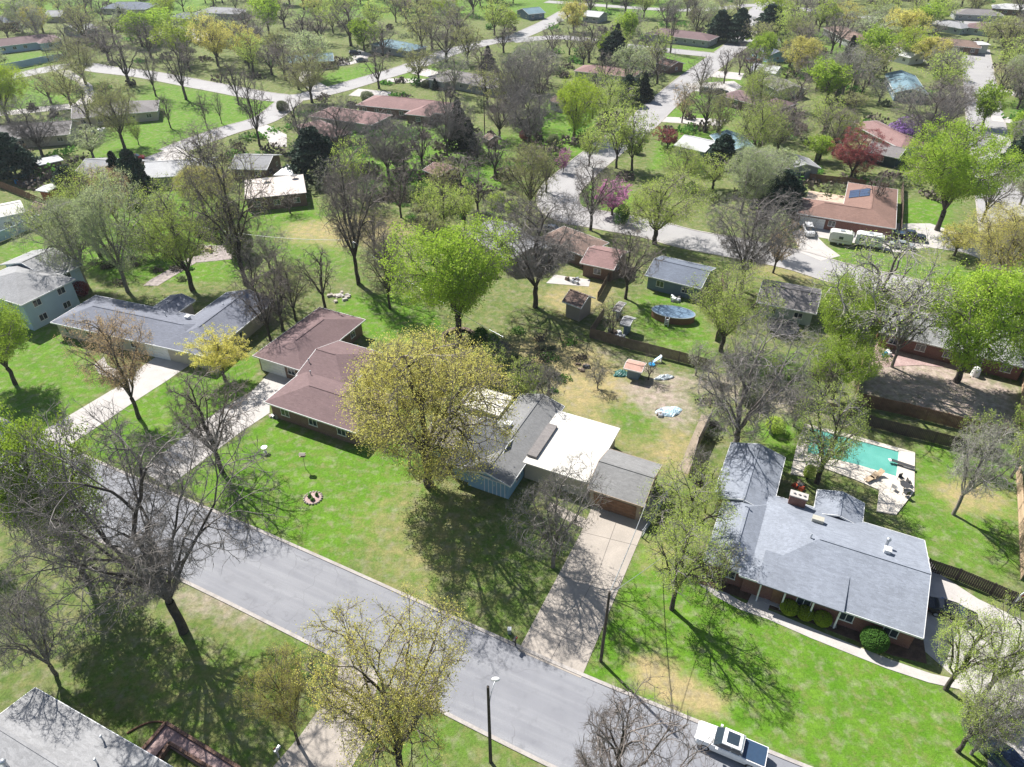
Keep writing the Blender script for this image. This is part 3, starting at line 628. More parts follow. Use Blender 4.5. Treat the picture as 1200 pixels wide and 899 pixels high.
FAR=[
('brown-roofed house with white back door and patio behind it',(690,290,729,298),8.5,R_pink,W_bbrick,'gg',None,'the rosy-roofed house with a white back door'),
('dark rosy hip roof house close to the curving street bend',(664,272,680,278),8,R_brown,W_bbrick,'hh',None,'the small rosy hip-roofed house'),
('slate-blue house with rear window, behind the oval garden pool',(767,303,832,318),9,R_slate,W_slate,'gg',None,'the slate-blue house by the oval pool'),
('pale green walled ranch with grey roof beside trampoline',(893,332,962,345),9,R_warm,W_teal,'gg',None,'the pale green ranch by the trampoline'),
('grey roof house half hidden behind bare trees, mid left of bend',(572,258,622,290),10,R_lgrey,W_grey,'gg',None,'the grey gabled house behind bare branches'),
('grey-roofed house with raised red deck behind it',(1078,372,1165,392),10,R_lgrey,W_brick,'hh',None,'the house with the red deck'),
('low grey house with light roof next to double driveway, upper left',(100,186,158,189),13,R_lgrey,W_cream,'gg',None,'the grey gable house at upper left'),
('grey gabled wing house beside flat terrace building',(276,181,320,182),11,R_lgrey,W_bbrick,'gg',None,'the grey gabled house near the terrace'),
('long grey-roofed bungalow facing the loop driveway',(84,124,156,118),13,R_warm,W_cream,'gh',None,'the long bungalow by the loop driveway'),
('weathered grey long roof bungalow at left image edge',(-10,148,84,141),13,R_warm,W_cream,'gg',None,'the weathered bungalow at the left edge'),
('broad pale-roofed house behind budding tree at upper left',(170,190,250,185),12,R_pale,W_cream,'gg',None,'the broad pale-roofed house'),
('rosy hip-roof house nearest the fork of side street',(392,126,428,131),11,R_pink,W_cream,'hh',None,'the rosy house by the street fork'),
('small low rosy-roofed wing house partly behind evergreens',(368,142,388,150),8,R_pink,W_brick,'hh',None,'the low rosy wing house'),
('large rambling rosy-brown brick house with several hips',(448,112,510,118),12,R_pink,W_bbrick,'hh',(.75,8,-10),'the rambling rosy-brown brick house'),
('grey-brown sprawling house right of the small green island lawn',(530,82,575,90),12,R_warm,W_grey,'hh',(.2,8,-9),'the grey-brown sprawling house'),
('blue-roofed house behind parked cars at the loop',(350,64,390,62),11,R_teal,W_bbrick,'hg',None,'the blue-roofed house at the loop'),
('dark teal gabled house with white trim at top centre',(612,10,632,8),12,R_teal,W_slate,'gg',None,'the dark teal gabled house'),
('purple-grey long house behind the red parked car',(778,33,822,38),12,R_mauve,W_grey,'hh',None,'the purple-grey long house'),
('tan low building beside the street corner',(778,68,795,72),8,R_tan,W_bbrick,'gg',None,'the tan low corner building'),
('faded pink-roofed house amid bare trees',(694,76,732,80),10,R_pink,W_grey,'hh',None,'the faded pink-roofed house'),
('pale-roofed house right of maroon shrub',(802,158,838,166),10,R_pale,W_slate,'gg',None,'the pale-roofed house by the maroon shrub'),
('light blue-roofed house next to the dark conifer',(852,152,872,172),9,R_teal,W_white,'gg',None,'the light blue-roofed house'),
('blue-roofed house with red pickup in its driveway',(893,52,914,60),9,R_slate,W_blue,'gg',None,'the blue house with the red truck'),
('whitish metal-roofed house below the blue one',(884,74,915,78),10,R_pale,W_lblue,'gg',None,'the whitish metal-roofed house'),
('purple-brown house with two dark cars in front',(872,106,906,114),11,R_mauve,W_bbrick,'hh',None,'the purple-brown house by dark cars'),
('dusty pink gabled house behind purple redbud',(1024,142,1062,160),9,R_pink,W_cream,'hh',None,'the dusty pink house by the redbud'),
('pale-roofed house with dark walls and square window',(1022,166,1062,174),9,R_warm,W_dk,'gg',None,'the dark-walled pale-roofed house'),
('long pale blue roof house stepping downhill, upper right',(1056,82,1070,104),10,R_teal,W_slate,'gg',None,'the long pale blue roof house'),
('white-roofed house half behind budding trees, upper right',(1052,56,1078,62),9,R_pale,W_white,'gg',None,'the white-roofed upper right house'),
('dark brown ranch at the end of the avenue',(1100,44,1134,47),11,R_brown,W_bbrick,'hh',None,'the dark brown ranch at the avenue end'),
('mauve-roofed house beyond the avenue end',(1150,26,1176,29),12,R_mauve,W_teal,'hh',None,'the mauve-roofed house beyond the avenue'),
('small grey hip house with green play canopy nearby',(1112,24,1124,26),10,R_lgrey,W_teal,'hh',None,'the small grey hip house up top'),
('flat white-roofed house at top right of centre',(1088,4,1108,5),12,R_pale,W_slate,'gg',None,'the flat white-roofed house up top'),
('long low house with mauve wall at top right',(1018,19,1062,22),11,R_pale,W_bbrick,'gg',None,'the long low house at top right'),
('grey house at top right near pale driveway',(1134,10,1160,11),12,R_warm,W_grey,'hh',None,'the grey house at top right'),
('pale grey roof at the extreme top right corner',(1180,4,1212,6),12,R_pale,W_bbrick,'hh',None,'the pale roof at the top right corner'),
('blue-grey roofed house at far upper left edge',(-10,20,16,17),13,R_slate,W_bbrick,'hg',None,'the blue-grey house at the upper left edge'),
('mauve-roofed pale blue house behind long blue fence',(-4,46,48,40),12,R_mauve,W_lblue,'hh',(.8,8,-10),'the mauve-roofed house behind the blue fence'),
('small grey two-gable house beneath bare tree, upper left',(56,12,76,12),12,R_lgrey,W_cream,'gg',None,'the small two-gable house'),
('wide light grey duplex above the far left street',(80,30,104,26),12,R_lgrey,W_grey,'gg',None,'the wide light grey duplex'),
('large blue-grey house with steep hips at top left',(138,2,162,2),14,R_slate,W_cream,'hh',(.8,10,-10),'the large steep-hipped house'),
('grey-blue garage-fronted house below top-left trees',(216,14,232,15),12,R_slate,W_grey,'hh',None,'the grey-blue garage-fronted house'),
('pale grey house right of the garage-fronted one',(248,8,272,9),12,R_lgrey,W_grey,'hh',None,'the pale grey house at the top'),
('hidden grey house behind bare trees above centre',(455,46,478,50),11,R_teal,W_grey,'hh',None,'the hidden teal-grey house'),
('low white-roofed house behind trees near upper street',(688,12,708,14),11,R_pale,W_grey,'gg',None,'the low white-roofed house'),
('grey house among thickets at right of centre',(930,180,945,192),8,R_lgrey,W_grey,'gg',None,'the grey house among thickets'),
('brown-roofed house in wooded block, upper right',(985,30,1006,40),11,R_brown,W_grey,'hh',None,'the brown-roofed wooded house'),
('low grey-roofed house under bare trees left of long fence line',(905,88,930,100),10,R_warm,W_grey,'gg',None,'the grey house under bare trees'),
('pinkish roof house tucked behind bare tree near meadow',(508,190,528,198),7,R_pink,W_brick,'gg',None,'the tucked-away pinkish roof'),
]
for (lb,rl,wd,rf,wl,en,ex,ld) in FAR:
    ridge_house(lb,rl,wd,rf,wl,en,extra=ex,land=ld,win=True)
print('houses done',len(bpy.data.objects))
# ==PART2==
# ---------------------------------------------------------------- trees
def segs_mesh(p0,p1,r0,r1,k):
    d=p1-p0; L=np.linalg.norm(d,axis=1,keepdims=True)+1e-9; d=d/L
    up=np.where(np.abs(d[:,2:3])<.9,np.array([[0,0,1.]]),np.array([[1.,0,0]])); a=np.cross(d,up); a/=np.linalg.norm(a,axis=1,keepdims=True)+1e-9; b=np.cross(d,a)
    t=np.arange(k)*2*np.pi/k; ring=a[:,None,:]*np.cos(t)[None,:,None]+b[:,None,:]*np.sin(t)[None,:,None]
    v=np.concatenate([p0[:,None,:]+ring*r0[:,None,None],p1[:,None,:]+ring*r1[:,None,None]],1).reshape(-1,3)
    n=len(p0); base=(np.arange(n)*2*k)[:,None]; j=np.arange(k); q=np.stack([base+j,base+(j+1)%k,base+k+(j+1)%k,base+k+j],2).reshape(-1,4)
    return v,q
def join(parts):
    vs=[];qs=[];ms=[];n=0
    for v,q,m in parts:
        if len(v)==0: continue
        vs.append(v);qs.append(q+n);ms.append(np.full(len(q),m));n+=len(v)
    return np.concatenate(vs),np.concatenate(qs),np.concatenate(ms)
def leaves(c,size,r,elong=1.0):
    n=len(c); a=r.normal(size=(n,3)); a/=np.linalg.norm(a,axis=1,keepdims=True); b=np.cross(a,r.normal(size=(n,3))); b/=np.linalg.norm(b,axis=1,keepdims=True)+1e-9
    s=(size*r.uniform(.55,1.35,n))[:,None]; a=a*s*.5*elong; b=b*s*.5
    v=np.stack([c-a,c-b*.9,c+a*1.1,c+b],1).reshape(-1,3); return v,np.arange(4*n).reshape(-1,4)
def crown_points(N,r,shape):
    wid,zc,hz,low,gap=shape; lob=[(r.normal(size=3),r.uniform(.2,.55)) for _ in range(7)]; out=[]
    holes=[]
    for _ in range(gap+3):
        h=r.normal(size=3); h/=np.linalg.norm(h); holes.append((h*r.uniform(.55,.95),r.uniform(.2,.34)))
    while sum(len(o) for o in out)<N:
        d=r.normal(size=(N,3)); d/=np.linalg.norm(d,axis=1,keepdims=True); k=np.full(N,.62)
        for l,w in lob:
            l=l/np.linalg.norm(l); k+=w*np.clip((d@l-.55)/.45,0,1)**1.3
        p=d*(np.minimum(k,1.15)*r.uniform(0,1,N)**.34)[:,None]; ok=np.ones(N,bool)
        for h,rad in holes: ok&=np.linalg.norm(p-h,axis=1)>rad
        p=p*np.array([wid,wid,hz]); p[:,2]+=zc; nar=np.clip((p[:,2]-low)/(zc-low+.01),0.0,1)**.35; p[:,:2]*=nar[:,None]
        out.append(p[ok&(p[:,2]>low)])
    return np.concatenate(out)[:N]
def grow(N,seed,shape,fork,rt,lean=0,multi=False):
    r=np.random.default_rng(seed); T=crown_points(N,r,shape); P0=[];P1=[];R0=[];R1=[];CNT=[]
    rad=lambda n: rt*(n/N)**.44+.003
    def seg(a,b,ra,rb,n): P0.append(a);P1.append(b);R0.append(ra);R1.append(rb);CNT.append(n)
    tips=[];tdir=[]
    base=np.array([0,0,-.15]); f=np.array([lean*fork,0,fork])
    if not multi:
        prev=base; ra=rt*1.25
        for k in range(1,5):
            q=base+(f-base)*k/4+np.r_[r.normal(0,.04,2),0]; rb=rt*(1.2-.2*min(1,k/2)); seg(prev,q,ra,rb,N); prev=q; ra=rb
        f=prev; st=[(f,np.array([lean,0,1.]),np.arange(N),0,ra*.95)]
    else: st=[(base,np.array([0,0,1.]),np.arange(N),0,rt)]
    while st:
        p,dr,ix,dep,rp=st.pop(); n=len(ix)
        if n<=1 or dep>22:
            for i in ix:
                t=T[i]; seg(p,t,min(rp,.02),.006,1); d=t-p; tips.append(t); tdir.append(d/(np.linalg.norm(d)+1e-9))
            continue
        X=T[ix]
        if dep==0:
            kk=int(r.integers(7,10)) if N>800 else int(r.integers(4,7)); az=np.arctan2(X[:,1]-p[1],X[:,0]-p[0]); el=(X[:,2]-p[2])/(np.linalg.norm(X[:,:2]-p[:2],axis=1)+.3)
            inner=el>np.quantile(el,.72); lab=np.where(inner,kk,((az+r.uniform(0,6.28))%(2*np.pi)/(2*np.pi)*kk).astype(int)); groups=[ix[lab==g] for g in range(kk+1)]
        else:
            c=X.mean(0); Y=X-c; C=Y.T@Y; w,V=np.linalg.eigh(C); ax=V[:,2]+r.normal(0,.25,3); pr=Y@ax; th=np.quantile(pr,r.uniform(.3,.7)); groups=[ix[pr<=th],ix[pr>th]]
        for g in groups:
            if len(g)==0: continue
            c=T[g].mean(0); ng=len(g); v=c-p; L=np.linalg.norm(v)+1e-9; frac=.55 if dep==0 else r.uniform(.34,.56)
            if ng==1: st.append((p,dr,g,dep+1,rad(1))); continue
            dirn=(v/L*.85+dr*.3+r.normal(0,.06,3)) if dep==0 else (v/L*.66+dr*.55+r.normal(0,.09,3)); dirn/=np.linalg.norm(dirn); q=p+dirn*L*frac; rr=rad(ng); ra=min(rp,rr*1.1)
            if ng>N*.03:
                m=(p+q)/2+r.normal(0,.03*L,3); seg(p,m,ra,(ra+rr)/2,ng); seg(m,q,(ra+rr)/2,rr,ng)
            else: seg(p,q,ra,rr,ng)
            st.append((q,dirn,g,dep+1,rr))
    return [np.array(x) for x in (P0,P1,R0,R1,CNT,tips,tdir)]
def make_tree(seed,N,shape,fork,rt,bark,twig,leaf=None,nleaf=0,lsize=.2,ntw=4,twl=.55,twr=.01,lean=0,multi=False,spread=.3,leafmask=1.0,elong=1.0):
    P0,P1,R0,R1,C,T,D=grow(N,seed,shape,fork,rt,lean,multi); r=np.random.default_rng(seed+1)
    big=C>max(N*.025,3); 
    v,q,m=join([segs_mesh(P0[big],P1[big],R0[big],R1[big],7)+(0,)]); tm=np_mesh('trunk',v,q,None,[bark],True)
    parts=[segs_mesh(P0[~big],P1[~big],R0[~big],R1[~big],3)+(0,)]
    if ntw:
        A0=np.repeat(T,ntw,0); d=np.repeat(D,ntw,0)+r.normal(0,.55,(len(A0),3)); d[:,2]+=.15; d/=np.linalg.norm(d,axis=1,keepdims=True); L=twl*r.uniform(.5,1.3,len(A0))[:,None]
        A0=A0-np.repeat(D,ntw,0)*r.uniform(0,.5,(len(A0),1))
        parts.append(segs_mesh(A0,A0+d*L,np.full(len(A0),twr),np.full(len(A0),twr*.4),3)+(0,)); ends=A0+d*L*r.uniform(.3,1,(len(A0),1))
    else: ends=T
    mats=[twig]
    if leaf is not None and nleaf:
        e=ends
        if leafmask<1:   # leaf out only in some directions of the crown
            g=r.normal(size=3); g/=np.linalg.norm(g); s=(e-e.mean(0))@g+r.normal(0,.6,len(e)); e=e[s>np.quantile(s,1-leafmask)]
        i=r.integers(0,len(e),nleaf); c=e[i]+r.normal(0,spread,(nleaf,3)); lv,lq=leaves(c,lsize,r,elong); parts.append((lv,lq,1)); mats.append(leaf)
    v,q,m=join(parts); cm=np_mesh('crown',v,q,m,mats); return tm,cm
def make_conifer(seed,leaf,bark,wid=2.2,n=5200,ls=.38,cone=1.0,z0=.6):
    r=np.random.default_rng(seed); z=r.uniform(0,1,n)**.8; R=wid*((1-z)**cone*.95+.05)*(1+.25*np.sin(z*37+r.uniform(0,6)))*r.uniform(.35,1,n)**.5
    az=r.uniform(0,6.283,n); R*=1+.28*np.sin(3*az+z*9+seed)*r.uniform(.5,1,n); c=np.stack([R*np.cos(az),R*np.sin(az),z0+z*(10-z0)-R*.18],1)+r.normal(0,.1,(n,3)); lv,lq=leaves(c,ls,r,1.5)
    P0=[];P1=[]
    for k in range(60):
        h=z0+k/60*(9.4-z0); a=k*2.4; L=wid*((1-k/60)**cone)*.85; P0.append((0,0,h)); P1.append((L*math.cos(a),L*math.sin(a),h-L*.15))
    sv,sq=segs_mesh(np.array(P0,float),np.array(P1,float),np.full(60,.05),np.full(60,.015),4)
    v,q,m=join([(sv,sq,0),(lv,lq,1)]); cm=np_mesh('crown',v,q,m,[bark,leaf])
    sv,sq=segs_mesh(np.array([[0,0,-.1],[0,0,4.]]),np.array([[0,0,4.],[0,0,9.6]]),np.array([.24,.15]),np.array([.15,.03]),7); return np_mesh('trunk',sv,sq,None,[bark],True),cm
def make_shrub(seed,leaf,n=2600,ls=.5,squash=1,jit=.5,fill=.8):
    r=np.random.default_rng(seed); d=r.normal(size=(n,3)); d/=np.linalg.norm(d,axis=1,keepdims=True); k=np.ones(n)
    for _ in range(7):
        l=r.normal(size=3); l/=np.linalg.norm(l); k+=jit*r.uniform(-1,1)*np.clip(d@l,0,1)**3
    p=d*(k*r.uniform(1-fill,1,n)**.35)[:,None]*5; p[:,2]=p[:,2]+5; p=p[p[:,2]>.2]; lv,lq=leaves(p,ls,r); fm=np_mesh('foliage',lv,lq,None,[leaf])
    n2=40; e=d[:n2]*3.6; e[:,2]=np.abs(e[:,2])+2; sv,sq=segs_mesh(np.zeros((n2,3)),e,np.full(n2,.12),np.full(n2,.04),4); return np_mesh('stems',sv,sq,None,[B_dark]),fm
B_dark=surf('dark_bark',(.1,.083,.07),(.055,.046,.04),2,7,.95,finek=.3); B_grey=surf('grey_bark',(.24,.21,.19),(.16,.14,.125),2,7,.95,finek=.3)
T_grey=surf('grey_twigs',(.27,.25,.235),(.2,.18,.17),1.5,5,.95); T_warm=surf('warm_twigs',(.235,.2,.18),(.175,.15,.135),1.5,5,.95); T_pale=surf('pale_twigs',(.36,.335,.31),(.27,.25,.23),1.5,5,.95)
L_gold=leafmat('golden_buds',(.74,.65,.16),(.58,.57,.17)); L_lime=leafmat('lime_leaves',(.5,.58,.14),(.38,.5,.1)); L_green=leafmat('fresh_green_leaves',(.42,.55,.07),(.3,.45,.05))
L_pale=leafmat('pale_green_buds',(.48,.54,.27),(.38,.46,.22)); L_olive=leafmat('olive_buds',(.42,.43,.15),(.33,.36,.13)); L_orange=leafmat('orange_buds',(.62,.42,.22),(.5,.38,.22))
L_maroon=leafmat('maroon_leaves',(.36,.09,.09),(.24,.07,.07)); L_pink=leafmat('pink_blossom',(.65,.3,.5),(.52,.2,.4)); L_purple=leafmat('violet_blossom',(.45,.28,.62),(.34,.2,.5)); L_ever=leafmat('evergreen_needles',(.03,.055,.025),(.018,.035,.018),.1); L_pine=leafmat('bluish_pine_needles',(.05,.085,.055),(.03,.055,.035),.1)
L_mid=leafmat('mid_green_leaves',(.13,.27,.05),(.08,.2,.035)); L_yshrub=leafmat('yellow_green_leaves',(.42,.5,.05),(.3,.42,.04)); L_gmix=leafmat('grey_green_leaves',(.22,.25,.13),(.16,.19,.1))
L_brush=leafmat('brown_brush',(.17,.14,.11),(.1,.085,.07),.1); L_white=leafmat('white_blossom',(.62,.6,.55),(.5,.52,.42))
WIDE=(5,5.6,4.4,1.1,4); ROUND=(4.4,5.7,4.3,1.3,3); TALL=(3.2,6,4.1,2,4); VASE=(5,6.1,3.9,1.9,4)
# kind: (name, phrase, group, base colours..., list of builders near, far)
KD={}
def kind(key,name,phrase,shape,bark,twig,leaf,nl,ls,ntw=4,rt=.21,fork=1.9,twl=.42,mask=1.0,spread=.24,Nn=1100,Nf=300,multi=False,twr=.008,nv=2):
    nl=int(nl*3.2); ls=ls*.5; spread=spread*.55
    KD[key]=dict(name=name,phrase=phrase,near=[lambda s=s: make_tree(s,Nn,shape,fork,rt,bark,twig,leaf,nl,ls,ntw,twl,twr,multi=multi,leafmask=mask,spread=spread) for s in range(hash_(key),hash_(key)+nv)],
       far=[lambda s=s: make_tree(s,Nf,shape,fork,rt*1.1,bark,twig,leaf,int(nl*.15),ls*2.6,ntw,twl*1.4,twr*2.2,multi=multi,leafmask=mask,spread=spread*1.2) for s in range(hash_(key)+50,hash_(key)+52)],cache={})
def hash_(k): return sum(ord(c)*(i+3) for i,c in enumerate(k))%1000*10
kind('bareL','bare_tree','broad bare tree',WIDE,B_dark,surf('light_grey_twigs',(.225,.205,.19),(.16,.145,.135),1.5,5,.95),None,0,.1,ntw=6,rt=.19,Nn=3600,twr=.006,twl=.34)
kind('bare','bare_tree','leafless tree',ROUND,B_dark,T_warm,None,0,.1,ntw=4,Nn=1500,twl=.4)
kind('barebud','budding_tree','sparsely budded tree',ROUND,B_dark,T_warm,L_olive,2200,.13,Nn=1200)
kind('greytwig','bare_tree','twiggy grey tree',(5,5.2,4.6,1.0,5),B_grey,T_grey,L_gmix,1800,.13,ntw=7,Nn=1400,fork=1.2)
kind('grey','bare_tree','silvery bare tree',WIDE,B_grey,T_pale,L_pale,2500,.12,ntw=6,Nn=1500)
kind('bud','budding_tree','olive budding tree',ROUND,B_dark,T_warm,L_olive,6500,.15,Nn=1000)
kind('gold','golden_tree','golden budding tree',WIDE,B_dark,T_warm,L_gold,22000,.115,ntw=6,rt=.24,Nn=1700,spread=.3)
kind('greenD','green_tree','dense bright green roadside tree',VASE,B_dark,T_warm,L_green,17000,.2,Nn=900,spread=.34)
kind('goldS','golden_tree','thin golden budding tree',VASE,B_dark,T_warm,L_gold,11000,.12,ntw=5,rt=.2,Nn=1200,fork=1.4)
kind('mid','green_tree','mid green bushy tree',ROUND,B_dark,T_warm,L_mid,8000,.2,Nn=600)
kind('yellow','golden_tree','small bright yellow tree',VASE,B_dark,T_warm,L_gold,6000,.24,fork=1.8,Nn=500)
kind('lime','leafing_tree','light green tree',ROUND,B_dark,T_warm,L_lime,6500,.16,Nn=900,spread=.32)
kind('limeS','leafing_tree','thinly leafed tree',ROUND,B_dark,T_grey,L_lime,4200,.16,Nn=650,spread=.3,ntw=3,rt=.24)
kind('sparse','leafing_tree','open-crowned tree',VASE,B_grey,T_pale,L_lime,1700,.15,Nn=900,rt=.24,fork=1.6)
kind('green','green_tree','bright green tree',ROUND,B_dark,T_warm,L_green,12500,.2,Nn=800,spread=.36,rt=.22)
kind('limeD','green_tree','dense yellow-green tree',WIDE,B_dark,T_warm,L_yshrub,11000,.19,Nn=900,spread=.34)
kind('pale','leafing_tree','pale grey-green tree',ROUND,B_grey,T_pale,L_pale,7500,.15,Nn=1000)
kind('orange','budding_tree','rusty-budded tree',ROUND,B_dark,T_warm,L_orange,5500,.14,Nn=900)
kind('maroon','maroon_tree','maroon-leaved tree',(5,5.2,4.4,.9,3),B_dark,T_warm,L_maroon,9000,.2,Nn=600,fork=1.0)
kind('redbud','blossom_tree','pink blossoming tree',(5,5.2,4.4,1.2,3),B_dark,T_warm,L_pink,8000,.22,Nn=500,fork=1.0)
kind('purple','blossom_tree','violet blossoming tree',(5,5.2,4.4,1.2,3),B_dark,T_warm,L_purple,8000,.22,Nn=500,fork=1.0)
kind('white','blossom_tree','small white blossoming tree',(5,5.2,4.4,1.2,3),B_dark,T_warm,L_white,6000,.3,Nn=400,fork=1.0)
def special(key,name,phrase,fn): KD[key]=dict(name=name,phrase=phrase,near=[lambda s=s: fn(s) for s in (11,12)],far=[],cache={})
special('cedar','evergreen_tree','dark narrow conifer',lambda s: make_conifer(s,L_ever,B_dark,2.6))
special('pine','evergreen_tree','dark evergreen tree',lambda s: make_conifer(s,L_pine,B_dark,4.2,6500,.5,.55,1.6))
special('shrubG','shrub','grey-green shrub',lambda s: make_shrub(s,L_gmix,5200,.5))
special('shrub','shrub','mid green shrub',lambda s: make_shrub(s,L_mid,3200,.65))
special('shrubL','shrub','lime green shrub',lambda s: make_shrub(s,L_lime,3200,.6))
special('shrubR','shrub','dark reddish shrub',lambda s: make_shrub(s,L_maroon,2600,.6))
special('clipY','clipped_shrub','clipped yellow-green ball shrub',lambda s: make_shrub(s,L_yshrub,5200,.55,jit=.05,fill=.35))
special('clipG','clipped_shrub','clipped dark green ball shrub',lambda s: make_shrub(s,L_mid,9000,.4,jit=.03,fill=.3))
# ---------------------------------------------------------------- fences and walls
def fence(label,pts,h,mt,kind='board',name='fence',group=None,postm=None,every=2.4):
    W_=[G(*p) for p in pts]; c=W_[0]; root=thing(name,label,'fence',(c.x,c.y,0),0,group); pts2=[(p-c) for p in W_]
    b=MB(); pm=MB(); posts=[]
    for a,e in zip(pts2,pts2[1:]):
        L=(e-a).length; d=(e-a)/L; n=max(1,int(L/.16)) if kind=='board' else 0
        if kind=='board':
            n=max(1,int(L/.2))
            for k in range(n):
                hh=h+random.uniform(-.02,.02); b.obox(a+d*(L*k/n+.01),a+d*(L*(k+1)/n-.01),.025,.04,hh)
            dn=Vector((-d.y,d.x,0))*.04
            for z in (.35,h-.35): b.obox(a+dn,e+dn,.05,z,z+.09)
        elif kind=='panel':
            b.obox(a,e,.05,.05,h)
            b.obox(a,e,.09,h+.002,h+.06)
        else:
            for z in ((.1,h*.5,h-.02) if kind=='rail' else (h-.02,)): b.obox(a,e,.05,z-.04,z+.02)
            m=max(1,int(L/.35))
            for k in range(m+1): b.obox(a+d*(L*k/m-.006),a+d*(L*k/m+.006),.012,.05,h-.03)
        m=max(1,int(L/every))
        for k in range(m): posts.append(a+d*(L*k/m))
    posts.append(pts2[-1])
    b.build('panel',mt,root)
    for p in posts[:60]:
        q=MB(); off_=.0; q.box(p.x-.05,p.x+.05,p.y-.05+.06,p.y+.05+.06,0,h+.06); q.build('post',postm or mt,root)
    return root
fence('grey weathered board fence behind the tool sheds in the middle yard',((707,372),(691,396),(740,410),(795,424),(832,434)),1.9,M_wood)
fence('tall brown board fence below the bare dirt yard',((1001,474),(1060,487),(1130,505),(1175,515)),2.1,M_woodr)
fence('dark panelled fence between brown fence and swimming pool',((1016,500),(1060,511),(1128,528),(1170,540)),1.9,surf('dark_boards',(.09,.07,.06),(.055,.045,.04),1.2,12))
fence('pale yellowish fence running up beside the brick passage',((1001,474),(1010,425),(1018,385),(1027,352)),1.7,M_woodl)
fence('narrow brown fence right of the pale yellowish fence',((1026,400),(1030,375),(1036,352)),1.8,M_woodr)
fence('weathered pale board fence at the right image edge',((1194,505),(1199,425)),2.0,M_woodl)
fence('long leaning fence along the right side lawn edge',((1196,680),(1193,600),(1190,548)),1.7,M_woodl)
fence('dark brown board fence right of the blue-grey house',((1084,668),(1120,680),(1160,697),(1225,724)),1.8,surf('dark_boards',(0,0,0)))
fence('sunlit grey board fence between the garage yard and blue-grey house',((807,562),(816,528),(832,495)),2.3,surf('silver_boards',(.34,.29,.26),(.24,.2,.18),1.2,12))
fence('short white gate rail at the end of silver board fence',((807,562),(822,566)),1.3,M_white,'rail')
fence('thin metal railing along the garage driveway edge',((752,630),(768,604),(785,574)),1.2,M_metal,'rail')
fence('low wire fence line across the middle backyards',((600,384),(640,394),(690,410)),1.2,M_wood,'wire')
fence('long pale blue panel fence along the far left street',((-20,88),(23,80),(52,74),(79,70)),2.3,plain('blue_fence_paint',(.3,.42,.52),.6),'panel')
fence('pale blue panel fence beside the white-roofed building',((-5,286),(20,276),(48,262),(76,250)),2.0,plain('pale_blue_paint',(.45,.58,.66),.6),'panel')
fence('brown board fence behind the small grey barn',((-5,218),(30,232),(76,252)),1.8,M_woodr)
fence('dark fence climbing diagonally through trees at upper right',((987,92),(968,140),(948,212)),1.8,M_wood)
fence('brown board fence behind the terracotta house',((948,212),(1000,218),(1040,224)),1.8,M_woodr)
fence('grey board fence next to terracotta house side lawn',((1056,222),(1056,250),(1054,275)),1.8,M_wood)
fence('dark old board fence under the twiggy grey tree',((925,474),(960,480),(1000,490)),1.6,M_wood)
fence('weathered fence behind the purple-brown house with dark cars',((900,128),(925,142),(945,155)),1.8,M_wood)
fence('board fence in the trees between blue-roofed houses and avenue',((1005,72),(1000,100),(992,128)),1.8,M_wood)
fence('tan board fence behind the slate-roofed avenue houses',((1092,120),(1118,124)),1.8,M_woodl)
fence('board fence left of the weathered bungalow garden',((20,196),(60,204),(84,210)),1.7,M_woodr)
fence('low rail fence beyond the white meadow shed',((620,98),(655,103),(690,108)),1.3,M_wood,'rail')
fence('grey board fence behind the rosy-roofed house yards',((700,352),(712,330),(742,322)),1.6,M_wood)
fence('board fence between slate-blue house and pale green ranch',((845,330),(850,362),(838,400)),1.7,M_wood)
# ---------------------------------------------------------------- sheds and small buildings
ridge_house('tan garden shed with rusty brown gable roof under broad tree',(668,339,690,347),4.4,R_brown,wallmat('taupe_siding',(.36,.31,.27)),'gg',3.0,.6,name='shed',cat='shed',win=False)
ridge_house('flat-topped grey tool shed left of the oval pool',(722,357,730,359),3.2,R_warm,W_grey,'gg',2.2,.12,name='shed',cat='shed',win=False)
ridge_house('blue-grey shed beside heaped yard clutter and fence',(731,371,742,374),2.8,R_lgrey,W_slate,'gg',2.3,.4,name='shed',cat='shed',win=False)
r,i_=ridge_house('tiny shed with faded red roof on the dirt patch',(734,424,755,429),2.6,surf('faded_red_roof',(.5,.3,.24),(.4,.25,.2),1,8),W_slate,'gg',1.9,.25,name='shed',cat='shed',win=False)
ridge_house('brown-roofed white shed in the meadow between bare trees',(650,112,669,117),5.5,R_brown,W_white,'gg',2.6,.4,name='shed',cat='shed',land='the white meadow shed')
ridge_house('small dark brown shed by the tall conifer',(572,156,580,159),4.0,R_brown,W_bbrick,'gg',2.2,.4,name='shed',cat='shed',win=False)
ridge_house('small shed with orange walls and pale roof at left',(50,218,64,220),4.2,R_pale,wallmat('orange_siding',(.5,.16,.06)),'gg',2.4,.1,name='shed',cat='shed',win=False)
ridge_house('small barn shed with grey-brown roof by brown fence',(40,236,54,241),4.0,R_brown,W_white,'gg',2.3,.7,name='shed',cat='shed',win=False)
ridge_house('dark-walled shed with bright flat roof at left',(42,190,70,184),5,R_pale,W_bbrick,'gg',2.6,.05,name='shed',cat='shed',win=False)
ridge_house('white-roofed pale outbuilding at the left image edge',(-25,246,24,236),8,R_white,W_white,'gg',3.4,.25,name='outbuilding',cat='building',land='the white-roofed outbuilding')
ridge_house('white box garage closing the end of the avenue',(1140,50,1156,50),7,R_pale,W_white,'gg',3.2,.05,name='garage',cat='garage',win=False,land='the white box garage')
ridge_house('narrow white-topped shed at the top of the pale fence',(1025,344,1038,346),3.0,R_white,W_brick,'gg',2.4,.05,name='shed',cat='shed',win=False)
